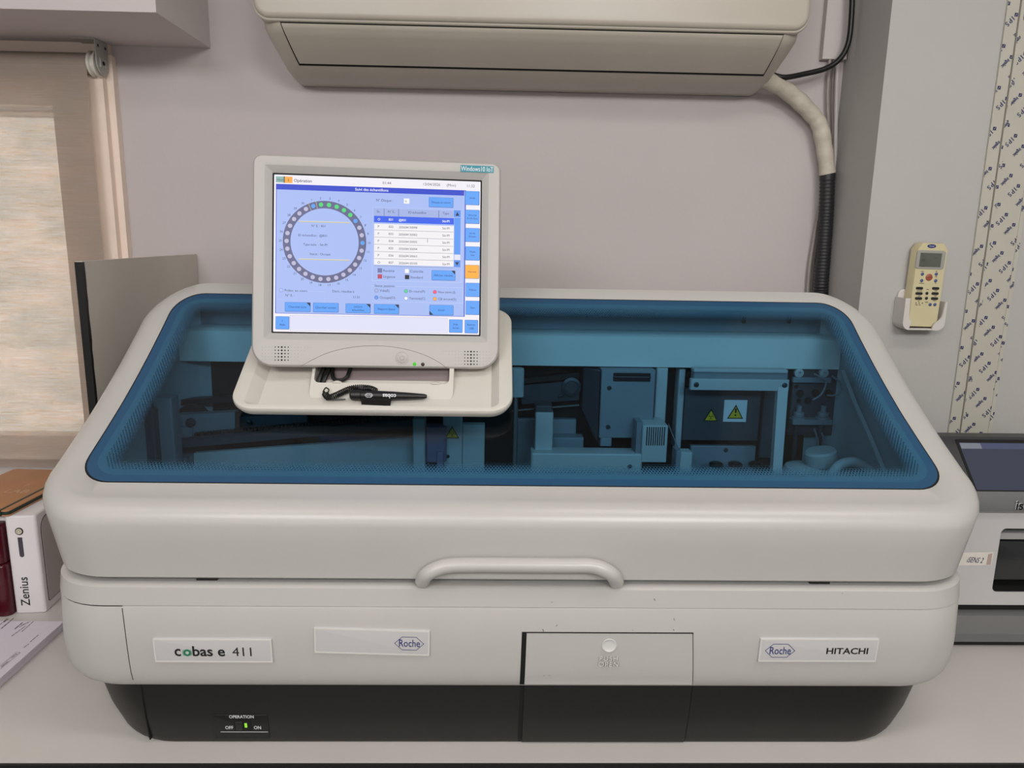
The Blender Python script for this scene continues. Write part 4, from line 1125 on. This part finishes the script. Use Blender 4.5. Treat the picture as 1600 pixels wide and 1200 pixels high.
# louvre panel with black shadow gap
def lv(xl0, xr0, z0, xl1, xr1, z1, off, th, m, name, n=14):
    b = MB(m); rows = []
    for k in range(n + 1):
        t = k / n; z = z1 + (z0 - z1) * t; xl_ = xl1 + (xl0 - xl1) * t; xr_ = xr1 + (xr0 - xr1) * t; y = yac(z)
        rows.append([(xl_, y - off, z - off * .4), (xr_, y - off, z - off * .4), (xr_, y + th, z + th * .3), (xl_, y + th, z + th * .3)])
    b.loft(rows, cap0=True, cap1=True); return b.build(name, ac)
lv(-.3885, .5285, 1.9035, -.4005, .5335, 1.9615, .0008, .003, M_gap, 'louvre_gap')
lv(-.3855, .5255, 1.9065, -.398, .5315, 1.9600, .0035, .006, M_ac, 'louvre')
for px in (498, 778, 1055):
    p = P(px, 101 + (px - 498) * .019, 1.55); b = MB(M_dgrey); b.box((p.x - .006, 1.548, p.z - .004), (p.x + .006, 1.556, p.z + .003)); b.build('louvre_clip', ac)

# ------------------------------------------------------------------ cables and pipes right of the air conditioner
tk = MB(mat('cable_duct_white', (196, 190, 188), .5))
d0, d1 = P(1292, 60, 1.63), P(1330, 60, 1.63)
tk.box((d0.x, 1.643, P(1310, 90, 1.63).z), (d1.x, WY - .0015, 2.69))
tag(tk.build('cable_duct', at=((d0.x + d1.x) / 2, WY, 1.9)), 'white square cable duct running up the wall corner, right of the air conditioner', 'cable duct')
pipe = thing('air_conditioner_pipe', 'wrapped cream pipe joined to a black corrugated hose, right of the air conditioner', 'pipe', P(1290, 270, 1.63))
b = MB(mat('cream_wrap', (192, 184, 170), .6, bump=.9, bscale=60, var=.12, vscale=28))
pp = smooth_path([P(1192, 122, 1.60), P(1215, 133, 1.61), P(1243, 153, 1.625), P(1268, 178, 1.63), P(1281, 198, 1.632), P(1288, 232, 1.632), P(1293, 272, 1.632)], 8)
b.tube(pp, [.0170 + .0006 * math.sin(k * 1.1) + .0005 * math.sin(k * .37 + 1) for k in range(len(pp))], 16); b.build('wrapped_sleeve', pipe)
b = MB(M_black)
hp_ = [P(1293, 268, 1.632), P(1291, 330, 1.630), P(1287, 390, 1.628), P(1283, 450, 1.626), P(1282, 500, 1.625), P(1281, 640, 1.625)]
hp_ = smooth_path(hp_, 36); hp_ = hp_[:170]
b.use(mat('hose_black', (34, 34, 37), .5))
b.tube(hp_, [.0155 if k < 12 else (.0155 if k % 3 else .0136) for k in range(len(hp_))], 16); b.build('corrugated_hose', pipe, label='black corrugated hose', angle=80)
cb = MB(M_black)
cb.tube(smooth_path([P(1205, 116, 1.60), P(1225, 121, 1.60), P(1255, 116, 1.61), P(1290, 107, 1.615), P(1312, 92, 1.615), P(1325, 68, 1.615), P(1330, 30, 1.615), P(1332, -30, 1.615), P(1333, -160, 1.615)], 10), .0056, 12)
tag(cb.build('power_cable', at=P(1290, 107, 1.615)), 'thick black cable curving up from the air conditioner over the white duct', 'cable')
M_cab = mat('dusty_grey_cable', (150, 142, 136), .6, var=.1, vscale=40)
cA = MB(M_cab); cA.tube(smooth_path([P(1297, 88, 1.648), P(1293, 150, 1.648), P(1294, 215, 1.650), P(1286, 290, 1.650), P(1272, 370, 1.650), P(1262, 450, 1.650), P(1260, 600, 1.650)], 8), .0034, 8)
tag(cA.build('wall_cable', at=P(1294, 215, 1.65)), 'thin grey cable dropping behind the hose, leftmost of three under the duct', 'cable')
cA = MB(mat('mid_grey_cable', (112, 104, 100), .6)); cA.tube(smooth_path([P(1303, 88, 1.648), P(1300, 150, 1.648), P(1300, 215, 1.653), P(1291, 290, 1.653), P(1277, 370, 1.653), P(1268, 450, 1.653), P(1266, 600, 1.653)], 8), .0028, 8)
tag(cA.build('wall_cable', at=P(1300, 215, 1.65)), 'thin dark grey cable dropping behind the hose, middle of three under the duct', 'cable')
cA = MB(mat('painted_cable', (196, 190, 188), .6)); cA.tube(smooth_path([P(1309, 88, 1.652), P(1307, 150, 1.652), P(1305, 240, 1.652), P(1303, 300, 1.652), P(1298, 450, 1.652), P(1294, 600, 1.652)], 8), .0042, 8)
tag(cA.build('wall_cable', at=P(1305, 240, 1.65)), 'white painted cable straight down the wall corner, rightmost of three under the duct', 'cable')

# ------------------------------------------------------------------ remote control in its wall holder
PYW = 1.478
rm = thing('remote_control', 'yellowed air conditioner remote control standing in a wall holder', 'remote control', (P(1446, 500, 1.46).x, 1.46, P(1446, 505, 1.46).z))
hd = thing('remote_holder', 'white plastic wall holder carrying the yellowed remote', 'holder', (P(1440, 505, 1.46).x, PYW, P(1440, 510, 1.46).z))
YR = 1.446     # face plane of the remote
M_yel = mat('yellowed_plastic', (204, 194, 156), .45, var=.04, vscale=25)
x0, x1 = P(1427, 440, YR).x, P(1474, 440, YR).x; zr1, zr0 = P(1450, 379.5, YR).z, P(1445, 511, YR).z
RM_ = Matrix.Translation(((x0 + x1) / 2, YR, (zr0 + zr1) / 2)) @ Matrix.Rotation(R(1.0), 4, 'Y') @ FRONT
w2, h2 = (x1 - x0) / 2, (zr1 - zr0) / 2
b = MB(M_yel); b.m = RM_
cut = .012
octo = [(-w2 + .004, -h2), (w2 - .004, -h2), (w2, -h2 + .004), (w2, h2 - cut), (w2 - cut * .7, h2), (-w2 + cut * .7, h2), (-w2, h2 - cut), (-w2, -h2 + .004)]
b.loft([[(x, y, -.024) for x, y in octo], [(x, y, -.003) for x, y in octo], [(x * .96, y * .985, 0) for x, y in octo]], cap0=True, cap1=True)
b.build('remote_body', rm)
def RP(x, y):   # zoom-crop pixel (800x1200 of 1400..1500,370..520) -> remote face
    p = P(1400 + x / 8, 370 + y / 8, YR); l = RM_.inverted() @ p; return (l.x, l.y)
def RPb(x0, y0, x1, y1): a = RP(x0, y0); c = RP(x1, y1); return a[0], c[0], c[1], a[1]
b = MB(mat('lcd_bezel', (158, 156, 150), .4)); b.m = RM_; X_ = RPb(268, 165, 590, 410); b.slab(*X_, -.001, .0012, .005, .0005)
lb = b.build('display_surround', rm)
b = MB(mat('lcd_panel', (92, 96, 88), .2)); b.m = RM_; X_ = RPb(305, 198, 548, 382); b.slab(*X_, 0, .0014, .0008, .0002)
b.use(M_ink); c = RP(318, 305); b.text('22', c[0], c[1], .006, .0016); c = RP(305, 215); b.text('AUTO', c[0], c[1], .0024, .0016); c = RP(470, 270); b.text('COOL', c[0], c[1], .0024, .0016); c = RP(305, 375); b.text('12:00', c[0], c[1], .0030, .0016)
b.build('display', lb, angle=0)
a = RP(392, 115); c = RP(500, 115); b = MB(M_navy); b.m = RM_ @ Matrix.Translation(((a[0] + c[0]) / 2, a[1], 0)) @ Matrix.Scale(.42, 4, (0, 1, 0)); b.disc((0, 0), (c[0] - a[0]) / 2, 0, .0008, 24); bd = b.build('badge', rm, label='navy oval badge')
b = MB(M_paperw); b.m = RM_; b.text('Carrier', (a[0] + c[0]) / 2, a[1] - .0012, .0038, .001, 0, 'c', sx=.9); b.build('lettering', bd, angle=0)
M_bl = mat('blue_button', (70, 82, 130), .4); M_rd = mat('red_button', (160, 84, 66), .4)
for x, y in ((328, 466), (320, 547), (502, 466), (494, 549), (425, 847), (484, 847)):
    c = RP(x, y); b = MB(M_bl); b.m = RM_ @ Matrix.Translation((c[0], c[1], 0)); b.lathe([(.0032, -.001), (.0032, .0008), (.0022, .0014), (.0002, .0015)], 14); b.build('button', rm)
c = RP(412, 506); b = MB(M_rd); b.m = RM_ @ Matrix.Translation((c[0], c[1], 0)); b.lathe([(.0068, -.001), (.0068, .0010), (.0052, .0018), (.0002, .0019)], 22); b.use(M_ink); b.box((-.006, -.0003, .0016), (.006, .0003, .0021)); b.build('button', rm, label='round red button')
for x, y in ((292, 643), (286, 708), (280, 770), (494, 645), (487, 709), (481, 772)):
    X_ = RPb(x - 42, y - 19, x + 42, y + 19); b = MB(M_ink); b.m = RM_; b.slab(*X_, -.001, .0012, .0026, .0006); b.build('button', rm)
for x, y in ((385, 706), (379, 768)):
    c = RP(x, y); b = MB(M_ink); b.m = RM_ @ Matrix.Translation((c[0], c[1], 0)); b.lathe([(.003, -.001), (.003, .0008), (.002, .0013), (.0002, .0014)], 14); b.build('button', rm)
b = MB(M_ink); b.m = RM_; b.sm = False
for x, y, w_ in ((328, 432, 36), (320, 581, 66), (503, 432, 20), (500, 500, 24), (494, 580, 12), (292, 676, 70), (288, 741, 30), (282, 804, 18), (395, 657, 30), (496, 674, 30), (490, 740, 30), (480, 800, 34), (381, 816, 38), (255, 850, 30), (294, 850, 18)):
    X_ = RPb(x - w_ / 2, y - 4, x + w_ / 2, y + 4); b.rect(*X_, .0004)
for x in (249, 288, 328): b.disc(RP(x, 828), .0012, .0004, n=8)
b.build('printed_marks', rm, angle=0)
# holder: backplate and cup with scooped front
b = MB(mat('holder_white', (208, 204, 200), .4))
hx0, hx1 = P(1404, 480, 1.46).x, P(1469, 480, 1.46).x; hz0, hz1 = P(1440, 514, 1.46).z, P(1420, 466, 1.44).z
b.m = FRONT
hzt = P(1420, 452, 1.47).z
b.slab(hx0 + .003, hx1 - .003, hz0 + .002, hzt, -(PYW - .0008), -(YR + .0262), .012, .001)
cr_ = .015; Y_f = YR - .0085
def upath(o, zt_l, zt_r):
    r_ = max(.002, cr_ - o); L__ = [(hx0 + o, zt_l)]
    L__ += [(hx0 + o, zt_l + (hz0 + cr_ - zt_l) * k / 6) for k in range(1, 6)]
    L__ += [(hx0 + o + r_ - r_ * math.cos(R(a)), hz0 + o + r_ - r_ * math.sin(R(a))) for a in range(0, 91, 15)]
    L__ += [(hx1 - o - r_ + r_ * math.sin(R(a)), hz0 + o + r_ - r_ * math.cos(R(a))) for a in range(0, 91, 15)]
    L__ += [(hx1 - o, hz0 + cr_ + (zt_r - hz0 - cr_) * k / 6) for k in range(1, 7)]
    return L__
U0, U1 = upath(0, hz1, hz1 - .006), upath(.003, hz1, hz1 - .006)
nU = len(U0)
b.loft([[(U0[k][0], U0[k][1], -(PYW - .001)), (U0[k][0], U0[k][1], -(Y_f + .0038)), (U1[k][0], U1[k][1], -(Y_f + .0038)), (U1[k][0], U1[k][1], -(PYW - .001))] for k in range(nU)], cap0=True, cap1=True)
def lip(outer_, inner_):
    b.sm = False
    b.prism(outer_ + inner_, -(Y_f + .004), -Y_f) if False else b.loft([[(x, z, -(Y_f + .004)) for x, z in outer_ + inner_], [(x, z, -(Y_f + .0008)) for x, z in outer_ + inner_], [(x, z, -Y_f) for x, z in outer_ + inner_]], cap0=True, cap1=True)
hl0 = [p for p in U0[:nU // 2] if p[0] < hx0 + .0135]
lip(hl0, [(hx0 + .0125, hz0 + .0005), (hx0 + .0150, hz0 + .008), (hx0 + .0165, hz0 + .013), (hx0 + .0150, hz0 + .018), (hx0 + .0125, hz0 + .022), (hx0 + .0105, hz0 + .030), (hx0 + .0095, hz1)])
hr0 = [p for p in U0[nU // 2:] if p[0] > hx1 - .0255]
lip(hr0, [(hx1 - .003, hz1 - .0065), (hx1 - .0045, hz1 - .009), (hx1 - .0065, hz0 + .030), (hx1 - .0090, hz0 + .024), (hx1 - .0130, hz0 + .019), (hx1 - .0185, hz0 + .0155), (hx1 - .0225, hz0 + .009), (hx1 - .0250, hz0 + .0005)])
b.box((hx0 + .0105, hz0 + .0003, -(Y_f + .0036)), (hx1 - .0205, hz0 + .0022, -(Y_f + .0004)))
b.build('holder_shell', hd)

# ------------------------------------------------------------------ film covered casing at the right
M_film = mat('protective_film', (188, 185, 173), .35, var=.02, vscale=15)
cs = struct(thing('trim_4', 'casing', 'trim', (1.0, PYW, 0))); del cs['label'], cs['category']
FX0, FX1 = .955, 1.030
b = MB(M_film)
gx1, gx2 = P(1509, 670, 1.463).x, P(1551, 660, 1.463).x
b.box((FX0, 1.4735, 0.9), (gx1 - .006, PYW - .0005, 2.699)); b.box((gx1 - .0045, 1.470, .9), (gx1 + .002, PYW - .0005, 2.699)); b.box((gx1 + .0035, 1.4735, .9), (gx2, PYW - .0005, 2.699)); b.box((gx2 + .0012, 1.4745, .9), (gx2 + .009, PYW - .0005, 2.699))
b.build('film_casing', cs)
def clip_poly(pts, x0, x1):
    for sg, lim in ((1, x0), (-1, x1)):
        out_ = []
        for k in range(len(pts)):
            p_, q_ = pts[k - 1], pts[k]
            ip, iq = sg * (p_[0] - lim) >= 0, sg * (q_[0] - lim) >= 0
            if ip != iq:
                t = (lim - p_[0]) / (q_[0] - p_[0]); out_.append((lim, p_[1] + (q_[1] - p_[1]) * t))
            if iq: out_.append(q_)
        pts = out_
        if len(pts) < 3: return None
    return pts
def print_on(b, x0, x1, y, ox, oz):
    """diagonal rows of print, cut off at the edges of one strip of film"""
    rot = 229; c_, s__ = math.cos(R(rot)), math.sin(R(rot))
    for ia_ in range(-60, 60):
        for ib_ in range(-25, 40):
            cx = ox + ia_ * .0179 - ib_ * .0156; cz = oz - ia_ * .0193 - ib_ * .0553
            if not (x0 - .03 < cx < x1 + .03 and 1.05 < cz < 2.15): continue
            shapes = [[(-.0034, -.0030), (.0030, -.0034), (.0034, .0030), (-.0030, .0034)]]
            polys = [[(cx + px, cz + pz) for px, pz in sh] for sh in shapes]
            ips = (ia_ % 2 == 0)
            txt, size, bo, sx_, sp, st_, bl_ = ('IPS', .0124, .018, 1.0, 1.3, .0065, -.0042) if ips else ('ingelec', .0100, .028, .66, 1.0, .0062, -.0030)
            vs, fs = text_geo(txt, bo, sp)
            for f in fs:
                pp_ = []
                for k in f:
                    a_, b_ = st_ + vs[k][0] * size * sx_, bl_ + vs[k][1] * size
                    pp_.append((cx + a_ * c_ - b_ * s__, cz + a_ * s__ + b_ * c_))
                polys.append(pp_)
            b.use(M_film); tick = clip_poly([(cx - .0016, cz - .0012), (cx - .0010, cz - .0019), (cx + .0018, cz + .0016), (cx + .0014, cz + .0019)], x0, x1)
            if tick: b.poly([(px, y - .0001, pz) for px, pz in tick])
            b.use(M_film_ink)
            for pl in polys:
                r_ = clip_poly(pl, x0, x1)
                if r_: b.poly([(px, y, pz) for px, pz in r_])
b = MB(M_film_ink); b.sm = False
print_on(b, FX0, gx1 - .0062, 1.4732, .961, 1.300)
print_on(b, gx1 - .0043, gx1 + .0019, 1.4697, .975, 1.340)
print_on(b, gx1 + .0037, gx2, 1.4732, P(1567.5, 527, 1.465).x, P(1567.5, 527, 1.465).z)
print_on(b, gx2 + .0013, gx2 + .009, 1.4742, 1.028, 1.33)
b.build('film_print', cs, angle=0)

# ------------------------------------------------------------------ small analyser at the right edge
ia = thing('small_analyser', 'silver and dark grey small analyser with screen, at the right edge', 'analyser', (.93, 1.28, CT))
M_silver = mat('silver_plastic', (186, 184, 184), .38, bump=.03, bscale=1500)
M_slate = mat('slate_plastic', (56, 56, 58), .4, var=.05)
M_gun = mat('gunmetal_plastic', (128, 128, 129), .3, metal=.4)
IX0, IX1 = .752, 1.14
YI = 1.15
b = MB(M_silver); zt_, zb_ = P(1530, 803, YI).z, P(1530, 945, YI).z
# body with a recess for the sampling arm: two side columns, top and bottom around the opening
wx0 = P(1558, 870, YI).x; wz1, wz0 = P(1590, 826, YI).z, P(1590, 925, YI).z
b.m = FRONT
ox_ = rrect(IX0, IX1, zb_, zt_ + .012, .012, 6); ix_ = rrect(wx0, IX1 - .12, wz0, wz1, .009, 6)
b.ringplate(ox_, ix_, -(YI + .05), -YI)
b.m = Matrix.Identity(4); b.rbox((IX0 + .002, YI + .045, CT + .06), (IX1 - .002, 1.44, zt_ + .012), .01, .004)
b.build('body', ia)
b = MB(M_gap); b.m = FRONT; b.slab(wx0 - .002, IX1 - .118, wz0 - .002, wz1 + .002, -(YI + .044), -(YI + .040), .009, .001); ixs = rrect(wx0 + .0012, IX1 - .1212, wz0 + .0012, wz1 - .0012, .008, 6); b.ringplate(ix_, ixs, -(YI + .045), -(YI + .0015)); b.build('recess', ia)
b = MB(mat('dark_window', (40, 42, 44), .15)); b.m = FRONT; b.slab(wx0 + .004, IX1 - .16, wz0 + .016, wz1 - .028, -(YI + .03), -(YI + .012), .004, .002); b.build('sampling_arm', ia)
b = MB(mat('arm_band', (150, 150, 150), .4)); b.m = FRONT; b.slab(wx0 + .0015, IX1 - .16, wz1 - .023, wz1 - .011, -(YI + .03), -(YI + .008), .002, .001); b.build('arm_band', ia)
# grey band under the screen
zs0, zs1 = P(1530, 803, YI - .006).z, P(1530, 768, YI - .004).z
b = MB(M_gun)
b.loft([[(x, y, z) for y, z in ((YI - .001, zs0), (YI - .010, zs0 + .006), (YI - .012, zs0 + .018), (YI - .004, zs1), (YI + .10, zs1), (YI + .10, zs0))] for x in (IX0 - .004, IX1)], cap0=True, cap1=True, flip=True)
band = b.build('front_band', ia)
b = MB([M_paperw, M_gap]); ly = YI - .0128; a = P(1586, 796, ly)
b.m = Matrix.Translation((a.x, ly, a.z)) @ FRONT; b.use(M_paperw); b.text('isens', -.0007, .0006, .022, 0, .02); b.use(M_gap); b.text('isens', 0, 0, .022, .0005, .02); b.build('lettering', band, angle=0)
# tilted display head
sl = R(45)
q0 = Vector((0, YI - .002, P(1531, 772, YI).z)); vd = Vector((0, math.cos(sl), math.sin(sl)))
IM = Matrix.Translation(q0) @ Matrix(((1, 0, 0, 0), (0, vd.y, -vd.z, 0), (0, vd.z, vd.y, 0), (0, 0, 0, 1)))
hl_ = .111
b = MB(M_slate); b.m = IM; b.slab(IX0 + .002, IX1, -.004, hl_, -.022, .004, .014, .004); b.m = Matrix.Identity(4)
b.rbox((IX0 + .006, YI + .06, CT + .2), (IX1 - .004, 1.44, q0.z + .030), .01, .006); head = b.build('display_head', ia)
s0 = .8065
b = MB(M_gap); b.m = IM; b.slab(s0 - .005, IX1 - .03, .001, hl_ - .008, .003, .0046, .003, .0005); b.build('screen_surround', head)
b = MB([glow((58, 62, 76)), glow((120, 122, 132)), glow((84, 88, 110))]); b.m = IM; b.sm = False
b.slab(s0, IX1 - .036, .006, hl_ - .015, .0040, .0049, .001, .0002)
b.use(glow((120, 122, 132))); b.rect(s0 + .001, s0 + .037, hl_ - .027, hl_ - .016, .00495)
b.use(glow((72, 78, 104))); b.rect(s0 + .037, IX1 - .04, hl_ - .027, hl_ - .016, .00495)
b.use(glow((120, 122, 132))); b.text('SAMPLE'[:0] or '.', s0 + .05, hl_ - .021, .004, .0051)
b.build('screen', head, label='dim dark blue screen', angle=0)
# black gap and gunmetal base
b = MB(M_gap); b.rbox((IX0 + .006, YI + .012, CT + .05), (IX1, 1.43, zb_ + .004), .01, .002); b.build('gap_band', ia)
zq1, zq0 = P(1530, 958, YI).z, CT + .0005
b = MB(M_gun)
b.loft([[(x, y, z) for y, z in ((YI + .002, zq0 + .008), (YI - .014, zq0 + .012), (YI - .016, zq0 + .017), (YI - .006, zq0 + .022), (YI - .004, (zq0 + zq1) / 2), (YI - .002, zq1 - .004), (YI + .004, zq1), (YI + .06, zq1 + .002), (1.43, zq1 + .002), (1.43, zq0 + .008))] for x in (IX0 + .004, IX1)], cap0=True, cap1=True, flip=True)
b.build('lower_base', ia)
b = MB(M_black); b.box((IX0 + .01, YI - .004, zq0), (IX1, 1.42, zq0 + .0095)); b.build('foot_strip', ia)
# handwritten tape label
b = MB(mat('paper_tape', (212, 206, 198), .6, var=.06, vscale=60)); b.m = FRONT
a, c = P(1502, 862, YI), P(1549, 884, YI)
b.m = Matrix.Translation((0, YI - .0006, 0)) @ FRONT; b.poly([(a.x - .012, c.z, 0), (c.x - .001, c.z + .001, 0), (c.x, a.z, 0), (a.x - .012, a.z - .002, 0)])
b.use(mat('brown_stain', (170, 150, 144), .6)); b.poly([(c.x - .010, c.z + .002, .0001), (c.x - .002, c.z + .002, .0001), (c.x - .002, a.z - .002, .0001), (c.x - .009, a.z - .004, .0001)])
tp = b.build('tape_label', ia, label='paper tape with blue handwriting', angle=0)
b = MB(mat('pen_ink', (30, 36, 92), .5)); b.m = Matrix.Translation((P(1509, 878, YI).x, YI - .0009, P(1509, 878.0, YI).z)) @ Matrix.Rotation(R(3), 4, 'Y') @ FRONT @ Matrix(((1, .28, 0, 0), (0, 1, 0, 0), (0, 0, 1, 0), (0, 0, 0, 1)))
b.text('iSENS 2', 0, 0, .0138, 0, .004, sx=.64); b.build('handwriting', tp, angle=0)

# ------------------------------------------------------------------ card printer at the left edge
pt = thing('card_printer', 'white card printer with dark red side, left of the analyser', 'printer', (-.87, 1.33, CT))
M_pw = mat('printer_white', (222, 218, 220), .4)
PRM = Matrix.Translation((-.806, 1.244, CT)) @ Matrix.Rotation(R(4.5), 4, 'Z')
PH = .186
b = MB(M_pw); b.m = PRM
b.slab(-.052, 0, 0, .20, .001, PH, [.006, .006, .004, .004], .004); b.build('case', pt)
b = MB(mat('printer_side_grey', (176, 168, 168), .45)); b.m = PRM @ Matrix.Rotation(R(90), 4, 'Z') @ Matrix.Rotation(R(90), 4, 'X')
b.slab(.014, .19, .016, PH - .012, -.002, .0012, [.004, .004, .004, .022], .0006); b.build('side_panel', pt)
b = MB(M_gap); b.m = PRM @ Matrix.Rotation(R(90), 4, 'Z') @ Matrix.Rotation(R(90), 4, 'X')
b.slab(.0128, .1912, .0148, PH - .0108, -.002, .0007, [.005, .005, .005, .023], .0002); b.build('panel_gap', pt)
b = MB(mat('dark_red_plastic', (74, 14, 26), .22)); b.m = PRM
b.slab(-.20, -.0535, -.012, .19, .001, .098, .012, .006); b.slab(-.20, -.0555, -.010, .19, .100, PH - .016, .012, .008); b.build('front_cover', pt, label='glossy dark red cover')
b = MB(M_pw); b.m = PRM; b.slab(-.20, -.0525, .02, .20, .10, PH, .006, .004); b.build('rear_case', pt)
def ZP(x, y):
    p = P(x * 110 / 574, 730 + y * 230 / 1200, 1.243); l = PRM.inverted() @ p; return (l.x, l.z)
FZ = PRM @ FRONT
c = ZP(160, 520); b = MB(M_ink); b.m = FZ @ Matrix.Translation((c[0], c[1], 0)); b.lathe([(.0068, -.001), (.0068, .0008), (.0052, .0010)], 24); b.use(mat('button_cream', (206, 200, 180), .4)); b.lathe([(.0050, .0008), (.0050, .0016), (.0002, .0018)], 24)
b.use(M_ink); b.loft([[(r_ * math.cos(R(a)), r_ * math.sin(R(a)), .0019) for a in range(-60, 241, 20)] for r_ in (.0022, .0028)], close=False, flip=False); b.build('power_button', pt)
a = ZP(147, 570); c = ZP(205, 730)
b = MB(mat('smoke_window', (66, 62, 72), .3)); b.m = FZ; xm = (a[0] + c[0]) / 2
b.slab(xm - .0040, xm + .0036, c[1], a[1], -.001, .0008, [.0035, .0035, .0005, .0005], .0003); b.build('status_window', pt)
c = ZP(245, 1126); b = MB(M_ink); b.m = FZ @ Matrix.Translation((c[0] + .001, c[1], .0005)) @ Matrix.Rotation(R(89), 4, 'Z'); b.text('Zenius', 0, 0, .0215, 0, .008, sx=.96); b.build('lettering', pt, angle=0)

nb = thing('notebook', 'brown kraft notebook with dark green elastic band lying on the card printer', 'notebook', (-.92, 1.35, CT + PH))
NM = Matrix.Translation((-.846, 1.236, CT + PH + .0008)) @ Matrix.Rotation(R(-3.5), 4, 'Z')
M_kraft = mat('kraft_cover', (176, 124, 84), .6, var=.06, vscale=20); M_dg = mat('dark_green', (22, 44, 34), .5)
b = MB(M_kraft); b.m = NM; b.slab(-.15, 0, 0, .225, .0085, .0105, .008, .0006); b.slab(-.15, 0, 0, .225, 0, .002, .008, .0006); b.build('cover', nb)
b = MB(M_dg); b.m = NM; b.slab(-.149, -.0006, .0006, .2244, .002, .0085, .008, .0002); b.build('page_block', nb, label='dark green page edges')
b = MB(M_dg); b.m = NM; b.slab(-.0175, -.0125, -.0008, .2258, .0103, .0112, .0003, .0002); b.slab(-.0175, -.0125, -.0012, .0002, .0003, .0112, .0003, .0001); b.build('elastic_band', nb)
b = MB(mat('pale_print', (196, 160, 130), .6)); b.m = NM @ Matrix.Translation((-.040, .10, .0107)); b.text('LAB', -.035, -.012, .026, 0, 0); b.text('?', -.022, .022, .022, 0, 0); b.build('lettering', nb, angle=0)

# ------------------------------------------------------------------ paper stack at the left front
M_sheet = mat('printer_paper', (226, 220, 230), .6)
ps = thing('paper_stack', 'stack of printed white sheets on the worktop, left of the analyser', 'papers', (-.85, 1.09, CT))
b = MB(M_sheet)
nsh = 22; zt_ = .0
for k in range(nsh):
    z0 = CT + .0006 + k * .00068; jx, jy = random.uniform(-.0009, .0009), random.uniform(-.0009, .0009)
    b.box((-1.02 + jx, 1.003 + jy, z0), (-.741 + jx + k * .00005, 1.186 + jy, z0 + .00060))
b.build('sheets', ps)
zt_ = CT + .0006 + nsh * .00068 + .0002
b = MB(M_ink); b.sm = False
def pline(x0, y0, x1, y1, w=1.6):
    a, c = P(x0, y0, Z=zt_), P(x1, y1, Z=zt_); d = (c - a); L__ = d.length; d.normalize(); s_ = d.cross(Vector((0, 0, 1))) * w * .0006 * .5
    t = 0
    while t < L__:
        e_ = min(L__, t + random.uniform(.004, .012)); 
        b.poly([a + d * t - s_, a + d * t + s_, a + d * e_ + s_, a + d * e_ - s_]); t = e_ + .0012
for l in ((23, 983, 36, 972, 3), (30, 980, 44, 972, 2), (33, 977, 48, 971, 2), (34, 987, 52, 971, 2), (18, 994, 40, 978, 2), (0, 976, 12, 966, 2), (2, 982, 21, 966, 3), (6, 972, 13, 967, 3), (47, 1003, 60, 992, 2), (37, 1012, 45, 1006, 2), (2, 1042, 13, 1033, 2.4), (18, 1028, 27, 1021, 2.4)): pline(*l)
for l in ((0, 1041, 26, 1019), (1, 1045, 32, 1019.5), (26, 1019, 32, 1019.5)):
    a, c = P(l[0], l[1], Z=zt_), P(l[2], l[3], Z=zt_); d = (c - a).normalized(); s_ = d.cross(Vector((0, 0, 1))) * .0003
    b.poly([a - s_, a + s_, c + s_, c - s_])
b.build('printed_text', ps, angle=0)
